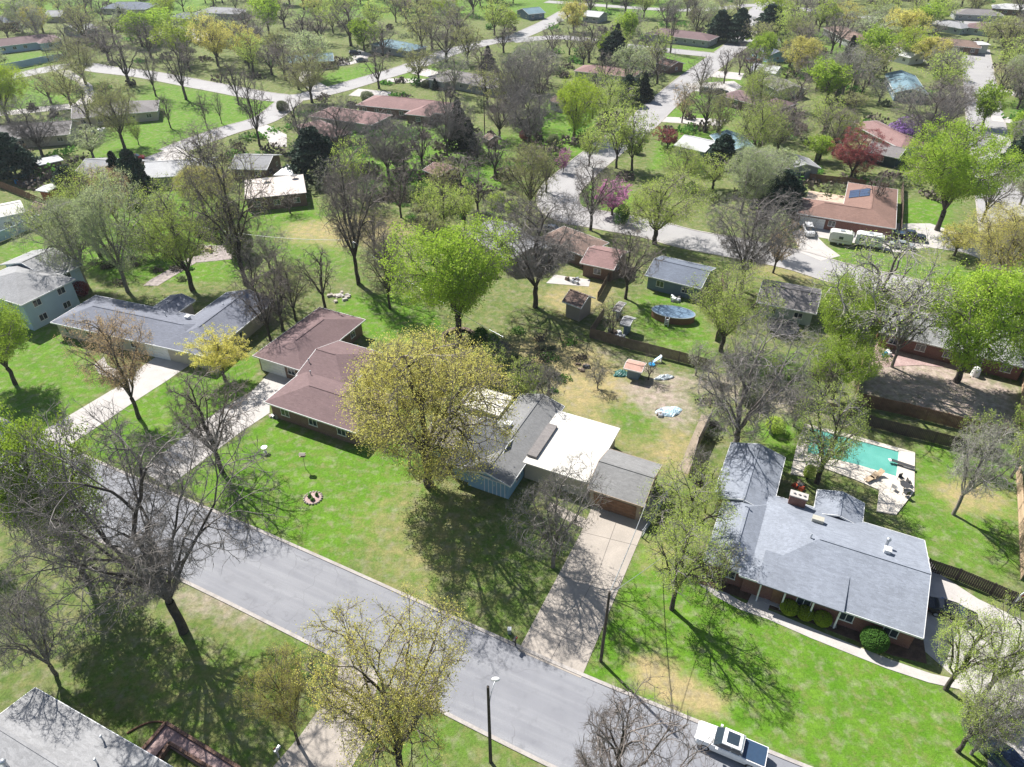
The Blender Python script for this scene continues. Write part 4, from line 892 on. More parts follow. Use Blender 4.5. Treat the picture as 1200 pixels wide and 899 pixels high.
h,it=house('flat-roofed brick terrace building with cluttered pale roof deck',[dict(p=[(287,211),(350,207),(359,226),(292,233)],flat=True,z=3.0,oh=.2)],surf('terrace_deck',(.55,.49,.45),(.42,.37,.34),.5,4),W_bbrick,ang=math.atan2((G(359,226,3)-G(292,233,3)).y,(G(359,226,3)-G(292,233,3)).x),name='building',cat='building',trim=M_dark,land='the flat terrace building')
def pt(px,py,z=0): return G(px,py,z)
# terrace furniture
for k,(x,y,lb) in enumerate(((312,213,'grey patio table on the flat terrace roof, left'),(345,209,'grey patio table on the flat terrace roof, right'))):
    g=pt(x,y,3.05); t=thing('patio_table',lb,'table',(g.x,g.y,3.02)); m=MB(); m.tube([(0,0,.7),(0,0,.75)],.8,14); m.build('tabletop',M_dark,t); m=MB(); m.tube([(0,0,0),(0,0,.7)],.06,8); m.build('leg',M_dark,t)
g=pt(335,200,3); t=thing('shade_sail','pale pointed shade sail beside the flat terrace building','shade sail',(g.x,g.y,0)); m=MB(); m.add([(-2.5,-2,2.6),(2.5,-2,2.6),(0,2.5,3.8),(-2.5,-2,2.57),(2.5,-2,2.57),(0,2.5,3.77)],[(0,1,2),(3,5,4),(0,3,4,1),(1,4,5,2),(2,5,3,0)]); m.build('canopy',M_white,t)
for x,y,z in((-2.5,-2,2.6),(2.5,-2,2.6),(0,2.5,3.8)): m=MB(); m.tube([(x,y,0),(x,y,z)],.05,6); m.build('post',M_metal,t)
# ---------------------------------------------------------------- swimming pool
import bmesh
outer=[G(*p) for p in ((943,497),(1000,511),(1072,531),(1071,577),(1050,604),(1027,600),(1030,575),(1000,562),(967,550),(948,546),(945,560),(926,556),(934,520))]
inner=[G(*p) for p in ((950,502),(1053,530),(1050,559),(1003,545),(946,531))]
c=outer[0]; root=thing('swimming_pool','rectangular teal swimming pool set in a pale paved deck','pool',(c.x,c.y,0)); LAND.append(('the swimming pool',Vector((c.x+8,c.y-5))))
bm=bmesh.new(); E_=[]
for poly in (outer,inner):
    vs=[bm.verts.new((p.x-c.x,p.y-c.y,.14)) for p in poly]; E_+=[bm.edges.new((vs[i],vs[(i+1)%len(vs)])) for i in range(len(vs))]
r_=bmesh.ops.triangle_fill(bm,edges=E_,use_beauty=True)
ex=bmesh.ops.extrude_face_region(bm,geom=bm.faces[:]); bmesh.ops.translate(bm,verts=[v for v in ex['geom'] if isinstance(v,bmesh.types.BMVert)],vec=(0,0,-.16)); bmesh.ops.recalc_face_normals(bm,faces=bm.faces[:])
me=bpy.data.meshes.new('pool_deck'); bm.to_mesh(me); bm.free(); me.materials.append(surf('pool_paving',(.6,.55,.48),(.5,.45,.39),.7,5,.85,finek=.15)); link('pool_deck',me,root)
m,nt,b=nodes_mat('pool_water'); nt.links.new(mixc(nt,noise(nt,.5,5,ramp=(.3,.7)),(.085,.3,.255),(.12,.36,.31)),b.inputs['Base Color']); b.inputs['Roughness'].default_value=.12; b.inputs['Specular IOR Level'].default_value=.4
bp=nt.nodes.new('ShaderNodeBump'); bp.inputs['Strength'].default_value=.25; bp.inputs['Distance'].default_value=.05; nt.links.new(noise(nt,3,3),bp.inputs['Height']); nt.links.new(bp.outputs[0],b.inputs['Normal'])
q=MB(); q.sheet([(p.x-c.x,p.y-c.y) for p in inner],.045); o=q.build('water',m,root)
a=pt(1044,541,.2);e=pt(1071,550,.2); t=thing('diving_board','dark diving board with white tip at the pool right end','diving board',(a.x,a.y,.14)); d=(e-a); q=MB(); q.obox((0,0),(d.x,d.y),.5,.32,.38); q.build('board',M_dark,t); q=MB(); q.obox((d.x*.55,d.y*.55),(d.x*.9,d.y*.9),.35,0,.318); q.build('stand',M_metal,t); q=MB(); q.obox((-.35,-.0),(-.01,0),.5,.32,.38); q.build('tip',M_white,t)
def lounge(x,y,rz,lb,g='pool furniture'):
    p=pt(x,y,.14); t=thing('lounge_chair',lb,'lounge chair',(p.x,p.y,.14),rz,g); q=MB(); q.box(-.95,.35,-.32,.32,.3,.36); q.build('seat',M_woodl,t); q=MB(); q.add([(.35,-.32,.3),(.35,.32,.3),(.95,.32,.75),(.95,-.32,.75),(.35,-.32,.36),(.35,.32,.36),(.93,.32,.81),(.93,-.32,.81)],[(0,1,2,3),(4,7,6,5),(0,4,5,1),(2,6,7,3),(1,5,6,2),(3,7,4,0)]); q.build('backrest',M_woodl,t)
    for a_,b_ in((-.85,-.28),(-.85,.28),(.3,-.28),(.3,.28)): q=MB(); q.box(a_-.03,a_+.03,b_-.03,b_+.03,0,.3); q.build('leg',M_metal,t)
lounge(1020,562,.5,'brown lounge chair on the lower pool deck'); lounge(1027,559,.55,'lounge chair behind the brown one on the pool deck')
def chair(x,y,rz,lb,z=.14,mt=None,g='pool furniture'):
    mt=mt or M_dark; p=pt(x,y,z); t=thing('patio_chair',lb,'chair',(p.x,p.y,z),rz,g); q=MB(); q.box(-.28,.28,-.28,.28,.4,.46); q.build('seat',mt,t); q=MB(); q.box(-.28,.28,.22,.28,.46,.95); q.build('backrest',mt,t)
    for a_ in(-.25,.25):
        for b_ in(-.25,.25): q=MB(); q.box(a_-.02,a_+.02,b_-.02,b_+.02,0,.4); q.build('leg',mt,t)
for x,y,rz,lb in ((1055,563,.3,'uppermost dark patio chair at the pool table'),(1064,568,1.5,'dark patio chair right of the pool table'),(1061,581,3.4,'lowest dark patio chair at the pool table'),(1047,574,2.2,'pale patio chair standing left of pool table')): chair(x,y,rz,lb,mt=M_metal if 'pale' in lb else M_dark)
p=pt(1059,573,.14); t=thing('patio_table','round dark table among chairs on the pool deck','table',(p.x,p.y,.14)); q=MB(); q.tube([(0,0,.7),(0,0,.74)],.6,16); q.build('tabletop',M_dark,t); q=MB(); q.tube([(0,0,0),(0,0,.7)],.05,8); q.build('leg',M_dark,t)
# oval pool, trampoline, play things
p=pt(788,373); t=thing('oval_pool','raised oval garden pool with brown wall and grey-blue cover','pool',(p.x,p.y,0),math.radians(-18)); q=MB(); n=36
ring=[(3.6*math.cos(6.2832*k/n),2.0*math.sin(6.2832*k/n)) for k in range(n)]; q.prism(ring,0,1.2); q.build('wall',M_woodr,t); q=MB(); q.prism([(x*.985,y*.975) for x,y in ring],1.202,1.24); q.build('pool_cover',plain('blue_grey_cover',(.16,.24,.33),.4),t)
q=MB()
for k in range(n): x,y=ring[k]; x2,y2=ring[(k+1)%n]; q.obox((x,y),(x2,y2),.14,1.2,1.29)
q.build('rim',M_metal,t); q=MB(); q.box(-1,-.9,-3.0,-2.4,0,1.5); q.box(-.4,-.3,-3.0,-2.4,0,1.5)
for k in range(4): q.box(-.9,-.4,-2.95+.0,-2.75,.3+k*.3,.35+k*.3)
q.build('ladder',M_white,t)
def trampoline(x,y,lb,r=2.1):
    p=pt(x,y); t=thing('trampoline',lb,'trampoline',(p.x,p.y,0)); q=MB(); q.tube([(0,0,.86),(0,0,.88)],r*.82,28); q.build('mat',M_black,t); q=MB(); n=28
    for k in range(n):
        a=6.2832*k/n;b_=6.2832*(k+1)/n; q.obox((r*.92*math.cos(a),r*.92*math.sin(a)),(r*.92*math.cos(b_),r*.92*math.sin(b_)),.34,.885,.93)
    q.build('pad',M_dark,t)
    for k in range(6): a=6.2832*k/6; q=MB(); q.tube([(r*.95*math.cos(a),r*.95*math.sin(a),0),(r*.95*math.cos(a),r*.95*math.sin(a),2.5 if k%1==0 else 1)],.03,6); q.build('pole',M_metal,t)
trampoline(916,388,'black trampoline beside the pale green ranch house',2.6)
M_bluep=plain('blue_plastic',(.02,.3,.6),.35)
p=pt(771,424); t=thing('play_slide','bright blue play slide against the grey board fence','slide',(p.x,p.y,0),.3); q=MB(); q.add([(-.9,-.25,.1),(-.9,.25,.1),(.4,.25,.9),(.4,-.25,.9),(-.9,-.25,.16),(-.9,.25,.16),(.4,.25,.96),(.4,-.25,.96)],[(0,1,2,3),(4,7,6,5),(0,4,5,1),(2,6,7,3),(1,5,6,2),(3,7,4,0)]); q.build('chute',M_bluep,t)
q=MB(); q.box(.4,.5,-.25,.25,0,1.1); q.build('ladder',M_white,t); q=MB(); q.tube([(-1.3,-.5,0),(-1.3,-.5,.2)],.5,14); q.build('splash_tub',M_bluep,t)
def clutter(name,label,cat,x,y,cols,n,rad,hmax,z=0,group=None):
    p=pt(x,y,z); t=thing(name,label,cat,(p.x,p.y,z),random.uniform(0,3),group)
    for k in range(n):
        a=random.uniform(0,6.28); r=random.uniform(0,rad); u=random.uniform(.2,.55); w=random.uniform(.2,.5); hh=random.uniform(.15,hmax); q=MB(); cx,cy=r*math.cos(a),r*math.sin(a); s_=random.uniform(-.2,.2)
        q.add([(cx-u,cy-w,0),(cx+u,cy-w+s_,0),(cx+u,cy+w,0),(cx-u,cy+w,0),(cx-u*.8+s_,cy-w*.8,hh),(cx+u*.8,cy-w*.7,hh*.85),(cx+u*.7,cy+w*.8,hh),(cx-u*.8,cy+w*.7,hh*.9)],[(0,3,2,1),(4,5,6,7),(0,1,5,4),(1,2,6,5),(2,3,7,6),(3,0,4,7)]); q.build('piece',cols[k%len(cols)],t)
    return t
def tarp(label,x,y,sx,sy,mt,seed):
    r=np.random.default_rng(seed); n=14; p=pt(x,y); vs=[];
    for j in range(n):
        for i in range(n):
            u=i/(n-1)-.5;v_=j/(n-1)-.5; k=max(abs(u),abs(v_)); vs.append((u*sx*(1+.25*math.sin(5*v_+seed)),v_*sy*(1+.2*math.cos(6*u)),.06+(.55*(1-2*k)**.7+.0)*abs(math.sin(7*u+3*v_+seed))+r.uniform(0,.1)*(k<.45)))
    fs=[(j*n+i,j*n+i+1,(j+1)*n+i+1,(j+1)*n+i) for j in range(n-1) for i in range(n-1)]; q=MB(); q.add(vs,fs); t=q.build('tarp',mt,None,(p.x,p.y,0),.2); return tag(t,label,'tarp')
tarp('crumpled pale blue tarp lying on the backyard grass',784,483,3.2,1.9,plain('pale_blue_tarp',(.5,.66,.74),.4),1)
tarp('small whitish tarp beside the red-roofed shed',778,443,2.6,1.0,plain('whitish_tarp',(.62,.68,.7),.4),2)
tarp('dark green tarp leaning by the red-roofed shed',728,438,2.2,1.6,plain('green_tarp',(.03,.13,.11),.5),3)
clutter('scrap_pile','heap of metal and white yard clutter beside blue-grey shed','scrap pile',722,393,[M_metal,M_white,M_dark,M_wood],16,1.8,1.1)
clutter('scrap_pile','small heap of boards near the wire fence','scrap pile',684,430,[M_wood,M_dark,M_woodl],8,1.1,.5)
clutter('scrap_pile','scattered pots and boards by the sheds gate end','scrap pile',775,484,[M_wood,M_metal],5,.8,.4)
clutter('planter_pots','white flower pots at the mauve house back corner','planter',418,392,[M_white,M_metal,M_conc],7,.8,.9)
clutter('planter_pots','dark and pale pots beside the mauve house driveway','planter',323,486,[M_metal,M_dark,M_conc],9,1.1,.7)
clutter('planter_pots','red and dark pots by the large chimney','planter',938,570,[plain('red_pot',(.5,.08,.03),.6),M_dark,M_woodl],6,.7,.6)
clutter('storage_bins','pale storage bins behind the small white-topped shed','bins',1041,416,[M_metal,M_white,M_bluep],5,.8,.9)
clutter('patio_set','dark metal garden furniture group behind slate-blue house','garden furniture',793,352,[M_metal,M_dark,M_white],9,1.0,.9)
clutter('patio_set','patio furniture group on the slab behind rosy-roofed house','garden furniture',672,330,[M_dark,M_metal,M_wood],8,1.8,.7)
clutter('patio_set','white furniture on bright patio of the loop bungalow','garden furniture',117,153,[M_white,M_metal],8,2.4,.8)
clutter('log_pile','pile of brown brush and logs on the gravel bed','log pile',245,295,[M_wood,M_woodl,M_conc],14,3.2,.8)
clutter('junk_row','cluttered dark equipment by the left brown fence','clutter',30,215,[M_dark,M_metal,M_bluep,M_wood],14,3.5,1.2)
clutter('rock_border','row of pale rocks edging the lawn behind mauve house','rocks',395,348,[M_concl,M_conc],14,2.6,.4)
# planter round the big green tree
p=pt(538,397); t=thing('tree_planter','octagonal grey bench planter around the big bright green tree','planter',(p.x,p.y,0)); q=MB(); q2=MB()
for k in range(8):
    a=6.2832*(k+.5)/8;b_=6.2832*(k+1.5)/8; q.obox((2.9*math.cos(a),2.9*math.sin(a)),(2.9*math.cos(b_),2.9*math.sin(b_)),.22,0,.45); q2.obox((2.65*math.cos(a),2.65*math.sin(a)),(2.65*math.cos(b_),2.65*math.sin(b_)),.7,.452,.52)
q.build('wall',M_dark,t); q2.build('seat',M_wood,t)
# red deck
p=pt(1094,420); t=thing('deck','raised rust-red wooden deck behind the grey-roofed house','deck',(p.x,p.y,0),A); M_rust=surf('rust_red_boards',(.28,.09,.05),(.18,.06,.04),1,8)
q=MB()
for k in range(16): q.box(-2.6+k*.33,-2.6+k*.33+.31,0,3.6,1.5,1.56)
q.build('platform',M_rust,t); q=MB()
for k in range(24): q.box(-2.6+k*.22,-2.6+k*.22+.19,-.03,0,.05,2.4)
q.build('skirt',M_rust,t); q=MB(); q.box(-2.6,-2.55,0,3.6,1.57,2.4); q.box(2.6,2.65,0,3.6,1.57,2.4); q.build('railing',M_rust,t)
for x in(-3.4,3.4): q=MB(); q.box(x-.6,x+.6,.3,1.6,0,1.0); q.box(x-.62,x+.62,.28,1.62,1.0,1.05); q.build('side_box',M_metal,t)
p=pt(1142,440); t=thing('storage_tank','white rounded covered grill standing on dirt by tree','covered grill',(p.x,p.y,0)); q=MB(); q.tube([(0,0,0),(0,0,1.1)],[.62,.55],12); q.ball((0,0,1.1),(.56,.56,.4)); q.build('cover',M_white,t); q=MB(); q.box(-.5,.5,-.5,.5,0,.1); q.build('base',M_dark,t)
# brick planter bottom left
p=pt(196,850); t=thing('brick_planter','angled brick planter wall at the bottom left house corner','planter',(p.x,p.y,0)); V2=[G(*q) for q in ((168,882),(196,850),(290,908))]; q=MB()
for a,e in zip(V2,V2[1:]): a=a-p;e=e-p; q.obox(a,e,.28,0,.55)
q.build('wall',W_bbrick,t); q=MB()
for a,e in zip(V2,V2[1:]): a=a-p;e=e-p; n=Vector((-(e-a).y,(e-a).x,0)).normalized()*-.75; q.obox(a+n,e+n,1.2,0,.3 if a.length>1 else .302)
q.build('slab',surf('pink_paving',(0,0,0)),t); q=MB(); W3=[G(*q_) for q_ in ((185,898),(200,874),(262,912))]
for a,e in zip(W3,W3[1:]): a=a-p;e=e-p; q.obox(a,e,.25,0,.62)
q.build('inner_wall',W_bbrick,t)
pp=[]; 
for k in range(9): u=k/8; g=G(149+43*u,860-14*math.sin(u*1.9)-0*u); pp.append((g.x,g.y,.08))
q=MB(); q.tube(pp,.09,6); tag(q.build('garden_edging',M_woodr),'curved brown garden edging beside the bottom left roof','edging')
# garden ornaments
p=pt(311,530); t=thing('birdbath','white birdbath on the bright lawn left of the mauve house','birdbath',(p.x,p.y,0)); q=MB(); q.tube([(0,0,0),(0,0,.1),(0,0,.15),(0,0,.75)],[.24,.2,.09,.08],10); q.build('pedestal',M_white,t); q=MB(); q.tube([(0,0,.75),(0,0,.88)],[.12,.42],14); q.build('basin',M_white,t)
p=pt(358,549); t=thing('bird_feeder','thin pole bird feeder with tray on the front lawn','bird feeder',(p.x,p.y,0)); q=MB(); q.tube([(0,0,0),(0,0,2.1)],.035,6); q.build('pole',M_woodl,t); q=MB(); q.box(-.35,.35,-.25,.25,2.1,2.15); q.box(-.05,.05,-.2,.2,2.15,2.4); q.build('tray',M_woodl,t); q=MB(); q.add([(-.4,-.3,2.4),(.4,-.3,2.4),(.4,.3,2.4),(-.4,.3,2.4),(-.4,0,2.6),(.4,0,2.6)],[(0,1,5,4),(2,3,4,5),(0,4,3),(1,2,5),(0,3,2,1)]); q.build('roof',M_conc,t)
p=pt(367,584); t=thing('flower_bed','round stone-edged flower bed on the front lawn','flower bed',(p.x,p.y,0)); q=MB(); q.tube([(0,0,-.02),(0,0,.09)],1.0,18); q.build('soil',MATS['pink_paving'],t); q=MB()
for k in range(18): a=6.2832*k/18; q.ball((1.05*math.cos(a),1.05*math.sin(a),.08),(.17,.14,.12),seg=7,ring=4,jit=.15)
q.build('stone_ring',M_conc,t)
for x,y,r in((-.45,.2,.25),(.4,.35,.22),(.05,-.4,.25)): q=MB(); q.ball((x,y,.25),(r,r,.3),seg=9,ring=6,jit=.35); q.build('plant',L_mid,t)
def mailbox(x,y,rz,lb,mt):
    p=pt(x,y); t=thing('mailbox',lb,'mailbox',(p.x,p.y,0),rz); q=MB(); q.box(-.06,.06,-.06,.06,0,1.15); q.build('post',mt,t); q=MB(); s=[(-.14,1.15),(.14,1.15),(.14,1.32),(.08,1.4),(-.08,1.4),(-.14,1.32)]
    q.add([(x_,-.42,z_) for x_,z_ in s]+[(x_,.2,z_) for x_,z_ in s],[tuple(range(6)),tuple(range(11,5,-1))]+[(i,i+6,(i+1)%6+6,(i+1)%6) for i in range(6)]); q.build('box',mt,t); q=MB(); q.box(.145,.165,-.1,.1,1.3,1.5); q.build('flag',plain('red_flag',(.5,.03,.02)),t)
mailbox(35,507,A,'black post mailbox beside the left driveway',M_black); mailbox(604,757,A,'dark post mailbox at the kerb by the middle driveway',M_black); mailbox(327,888,A+math.pi,'pale mailbox on a thin post at bottom left driveway',M_metal)
p=pt(597,742); t=thing('utility_pedestal','small pale utility pedestal on the verge behind dark mailbox','utility box',(p.x,p.y,0)); q=MB(); q.box(-.18,.18,-.18,.18,0,.7); q.build('cabinet',M_metal,t); q=MB(); q.box(-.2,.2,-.2,.2,.702,.76); q.build('lid',M_white,t)
p=pt(1180,718); t=thing('basketball_hoop','white basketball hoop rising over the dark board fence','basketball hoop',(p.x,p.y,0),.5); q=MB(); q.tube([(0,0,0),(0,0,2.9)],.06,8); q.build('pole',M_dark,t); q=MB(); q.box(-.9,.9,-.32,-.27,2.7,3.8); q.build('backboard',M_white,t); q=MB(); q.box(-.3,.3,-.345,-.322,2.95,3.4); q.build('target_square',plain('red_flag',(0,0,0)),t)
q=MB(); q.tube([(.23*math.cos(k*.7),-.6+.23*math.sin(k*.7),3.05) for k in range(10)],.02,5); q.build('rim',plain('orange_paint',(.6,.2,.03)),t)
p=pt(1101,712); t=thing('wheelie_bin','blue wheelie bin in the shade beside the blue-grey house','bin',(p.x,p.y,0),.3); q=MB(); q.add([(-.25,-.28,.05),(.25,-.28,.05),(.25,.28,.05),(-.25,.28,.05),(-.32,-.36,1.0),(.32,-.36,1.0),(.32,.36,1.0),(-.32,.36,1.0)],[(0,3,2,1),(4,5,6,7),(0,1,5,4),(1,2,6,5),(2,3,7,6),(3,0,4,7)]); q.build('body',M_bluep,t); q=MB(); q.box(-.34,.34,-.38,.4,1.002,1.07); q.build('lid',plain('deep_blue_plastic',(.01,.12,.32),.4),t)
for s in(-.3,.3): q=MB(); q.tube([(s-.03,.33,.1),(s+.03,.33,.1)],.1,10); q.build('wheel',M_tyre,t)
# ---------------------------------------------------------------- poles and wires
def upole(label,bx,by,h,cross=True,name='utility_pole',tr=False,rz=A):
    p=pt(bx,by); t=thing(name,label,'utility pole',(p.x,p.y,0),rz); q=MB(); q.tube([(0,0,-.1),(0,0,h)],[.17,.11],10); q.build('pole',B_dark,t)
    if cross:
        q=MB(); q.box(-1.1,1.1,-.05,.05,h-.6,h-.48); q.build('crossarm',M_wood,t)
        for x in(-1,0,1): q=MB(); q.tube([(x,0,h-.478),(x,0,h-.28)],[.05,.03],7); q.build('insulator',M_metal,t)
    if tr: q=MB(); q.tube([(.35,0,h-2.0),(.35,0,h-1.1)],.22,12); q.build('transformer',M_metal,t)
    return p
def wire(label,a,b,sag=.5,r=.022,mt=None):
    q=MB(); a=Vector(a);b=Vector(b); P_=[]
    for k in range(13): u=k/12; v_=a.lerp(b,u); v_.z-=sag*4*u*(1-u); P_.append(v_)
    q.tube(P_,r,5); tag(q.build('overhead_wire',mt or M_metal),label,'wire')
P1_=upole('wooden utility pole leaning light on the verge right of middle driveway',704,775,10.6,cross=False)
wire('service wire from the verge pole to the garage corner',(P1_.x,P1_.y,10.4),tuple(G(757,590,3.4)),.5,.045,M_metal)
wire('second thin wire from the verge pole towards the blue-grey house',(P1_.x,P1_.y,10.2),tuple(G(840,600,4.2)),.6,.025,M_metal)
P2_=upole('utility pole with transformer in the meadow left of centre',419,334,9.5,tr=True)
wire('long wire from the transformer pole towards the left gravel bed',(P2_.x,P2_.y,8.9),tuple(G(215,262,8.5)),1.0,.035,M_white); wire('long wire from the transformer pole down past mauve house trees',(P2_.x,P2_.y,8.9),tuple(G(590,395,8)),.9,.03,M_metal)
upole('thin utility pole standing right of the tall dark conifer',568,157,11,rz=.3); upole('tall utility pole near the curving street above centre',786,63,13,rz=.3); upole('slim utility pole left of the white meadow shed',608,150,9)
upole('utility pole standing left of the avenue beyond the redbud',1117,150,10,rz=1.2); upole('utility pole on the right verge of the avenue',1172,118,10,rz=1.2); upole('utility pole between backyards at upper right',990,130,10,rz=1.2); upole('utility pole behind the mauve street corner at far left',66,96,10,rz=.4)
p=pt(575,893); t=thing('street_lamp','dark wooden street lamp pole with slim arm over the road','street lamp',(p.x,p.y,0)); q=MB(); q.tube([(0,0,-.1),(0,0,11.6)],[.16,.11],10); q.build('pole',B_dark,t)
lt=G(581,797,9.6)-p; q=MB(); q.tube([(0,0,8.8),(lt.x*.4,lt.y*.4,9.7),(lt.x*.85,lt.y*.85,9.8)],.04,7); q.build('arm',M_metal,t); q=MB(); q.ball((lt.x,lt.y,9.72),(.36,.2,.13)); q.build('lamp_head',M_white,t)
# ---------------------------------------------------------------- vehicles
def wheelset(root,xs,w,r=.36):
    for x in xs:
        for s in(-1,1):
            q=MB(); q.tube([(x,s*(w/2-.24),r),(x,s*(w/2-.01),r)],r,18); o=q.build('wheel',M_tyre,root); q=MB(); q.tube([(x,s*(w/2-.02),r),(x,s*(w/2+.012),r)],r*.62,12); q.build('rim',M_metal,o)
def loft(q,st,mi=0):
    # st: list of (x, halfwidth bottom, z bottom, halfwidth mid, z mid, halfwidth top, z top)
    vs=[];
    for x,wb,zb,wm,zm,wt_,zt in st: vs+=[(x,-wb,zb),(x,-wm,zm),(x,-wt_,zt),(x,wt_,zt),(x,wm,zm),(x,wb,zb)]
    fs=[]; n=len(st)
    for i in range(n-1):
        for j in range(6): fs.append((i*6+j,(i+1)*6+j,(i+1)*6+(j+1)%6,i*6+(j+1)%6))
    fs.append((5,4,3,2,1,0)); fs.append(tuple((n-1)*6+k for k in range(6))); q.add(vs,[f[::-1] for f in fs],mi)
def bevel(o,w=.05):
    md=o.modifiers.new('bevel','BEVEL'); md.width=w; md.segments=2; md.limit_method='ANGLE'
def car(label,x,y,rz,paint,kind='sedan',group=None,z=.0):
    p=pt(x,y,.7); t=thing('parked_car' if kind!='pickup' else 'pickup_truck',label,'car' if kind!='pickup' else 'truck',(p.x,p.y,.03),rz,group)
    if kind=='pickup':
        L,Wd=5.9,2.0; q=MB(); loft(q,[(2.95,.8,.45,.88,.75,.8,1.02),(2.75,.93,.35,.99,.8,.88,1.14),(1.35,.95,.35,1.0,.85,.92,1.22),(-.95,.95,.38,1.0,.85,.92,1.22),(-1.0,.95,.38,1.0,.85,.97,1.22),(-2.9,.95,.4,1.0,.85,.96,1.22),(-2.95,.9,.45,.97,.8,.95,1.2)]); o=q.build('body',paint,t); bevel(o,.06)
        q=MB(); loft(q,[(1.4,.86,1.18,.86,1.22,.84,1.24),(.75,.86,1.18,.84,1.5,.74,1.8),(-.75,.86,1.18,.84,1.5,.74,1.82),(-1.0,.86,1.18,.85,1.4,.78,1.6)]); o=q.build('windows',M_glass,t); bevel(o,.03)
        q=MB(); loft(q,[(.78,.76,1.76,.77,1.82,.72,1.87),(-.8,.76,1.76,.77,1.84,.72,1.89),(-.98,.78,1.6,.78,1.66,.74,1.7)]); o=q.build('cab_roof',paint,t); bevel(o,.03)
        for s in(-1,1):
            for (xa,xb) in((-.12,.02),(-.98,-.82)): q=MB(); q.add([(xa,s*.87,1.2),(xb,s*.87,1.2),(xb,s*.765,1.78),(xa,s*.765,1.78),(xa,s*.82,1.2),(xb,s*.82,1.2),(xb,s*.72,1.78),(xa,s*.72,1.78)],[(0,1,2,3),(7,6,5,4),(0,4,5,1),(1,5,6,2),(2,6,7,3),(3,7,4,0)]); q.build('pillar',paint,t)
            q=MB(); q.box(.95,1.15,*sorted((s*1.0,s*1.2)),1.15,1.35); q.build('mirror',paint,t)
        q=MB(); q.box(-.55,.45,-.52,.52,1.885,1.915); q.build('sunroof',M_glass,t)
        q=MB(); q.box(-2.85,-1.05,-.86,.86,1.225,1.27); q.build('bed_cover',plain('navy_vinyl',(.03,.06,.11),.35),t)
        wheelset(t,(1.95,-1.85),Wd,.4); fx,rx=2.95,-2.95; hz=.85
    elif kind=='suv' or kind=='van':
        L=4.8; q=MB(); loft(q,[(2.4,.7,.4,.82,.7,.75,.95),(2.15,.85,.3,.93,.75,.82,1.08),(1.1,.88,.28,.95,.8,.87,1.15),(-2.2,.88,.3,.95,.8,.88,1.2),(-2.4,.8,.4,.9,.8,.86,1.15)]); o=q.build('body',paint,t); bevel(o,.06)
        q=MB(); loft(q,[(1.25,.82,1.1,.8,1.15,.78,1.18),(.5,.82,1.1,.8,1.4,.7,1.66),(-1.9,.82,1.1,.8,1.4,.7,1.68),(-2.3,.82,1.1,.8,1.2,.76,1.25)]); o=q.build('windows',M_glass,t); bevel(o,.03)
        q=MB(); loft(q,[(.5,.72,1.64,.72,1.68,.66,1.72),(-1.9,.72,1.66,.72,1.7,.66,1.75)]); o=q.build('roof',paint,t); wheelset(t,(1.5,-1.45),1.9,.37); fx,rx=2.38,-2.38; hz=.8
    else:
        q=MB(); loft(q,[(2.3,.65,.35,.78,.55,.7,.72),(2.1,.8,.25,.88,.6,.78,.82),(1.0,.84,.24,.91,.65,.82,.95),(-1.5,.84,.25,.91,.68,.82,.98),(-2.2,.8,.3,.86,.65,.76,.95),(-2.35,.7,.4,.8,.62,.72,.85)]); o=q.build('body',paint,t); bevel(o,.06)
        q=MB(); loft(q,[(1.1,.78,.9,.77,.95,.75,.97),(.35,.78,.9,.74,1.15,.62,1.38),(-.95,.78,.9,.74,1.15,.62,1.4),(-1.75,.78,.92,.77,.98,.74,1.0)]); o=q.build('windows',M_glass,t); bevel(o,.03)
        q=MB(); loft(q,[(.35,.64,1.36,.64,1.39,.58,1.42),(-.95,.64,1.38,.64,1.41,.58,1.44)]); q.build('roof',paint,t); wheelset(t,(1.45,-1.4),1.82,.33); fx,rx=2.27,-2.32; hz=.62
    for s in(-1,1):
        q=MB(); q.box(fx-.12,fx+.03,*sorted((s*.5,s*.78)),hz-.08,hz+.08); q.build('headlight',plain('headlight_lens',(.75,.77,.8),.15),t)
        q=MB(); q.box(rx-.02,rx+.1,*sorted((s*.6,s*.85)),hz-.02,hz+.18); q.build('tail_light',plain('tail_lens',(.35,.01,.01),.2),t)
    return t
PW=plain('white_car_paint',(.78,.78,.78),.2); PS=plain('silver_car_paint',(.5,.52,.54),.25,.5); PB=plain('black_car_paint',(.015,.015,.018),.2); PR=plain('red_car_paint',(.4,.02,.02),.25); PN=plain('navy_car_paint',(.03,.05,.1),.2); PG=plain('grey_car_paint',(.16,.18,.2),.25,.4); PDR=plain('dark_red_car_paint',(.22,.03,.025),.3)
car('white pickup truck with dark bed cover parked along the kerb',856,874,A+math.pi,PW,'pickup')
car('dark car parked in the shade right of the blue-grey house',1116,716,A,PB,'sedan')
car('dark navy car half cut off at the bottom right corner',1180,893,math.radians(110),PN,'suv')
car('small white hatchback in front of the terracotta house garage',948,270,math.radians(-100),PW,'suv')
car('silver sedan on the drive right of the white trailer',1058,287,A+.15,PS,'sedan'); car('black pickup behind the silver sedan at terracotta house',1066,277,A+.1,PB,'pickup')
car('leftmost pale car by the blue-roofed house at loop',372,75,.2,PS,'sedan'); car('dark car right of the pale one at the loop',386,72,.2,PG,'suv'); car('black car further up the loop drive',416,62,.3,PB,'suv'); car('grey car nearest the loop drive exit',424,70,.3,PG,'sedan')
car('grey car in the drive of the sprawling grey-brown house',513,96,.5,PG,'suv'); car('red car in front of the purple-grey long house',826,50,.1,PR,'sedan'); car('dark red pickup by the blue-roofed right side house',883,71,-.1,PDR,'pickup')
car('left one of two dark cars by the purple-brown house',828,106,-.1,PG,'suv'); car('right one of two dark cars by the purple-brown house',845,108,-.1,PB,'suv'); car('red car beside the grey gable house at upper left',158,184,.3,PR,'sedan')
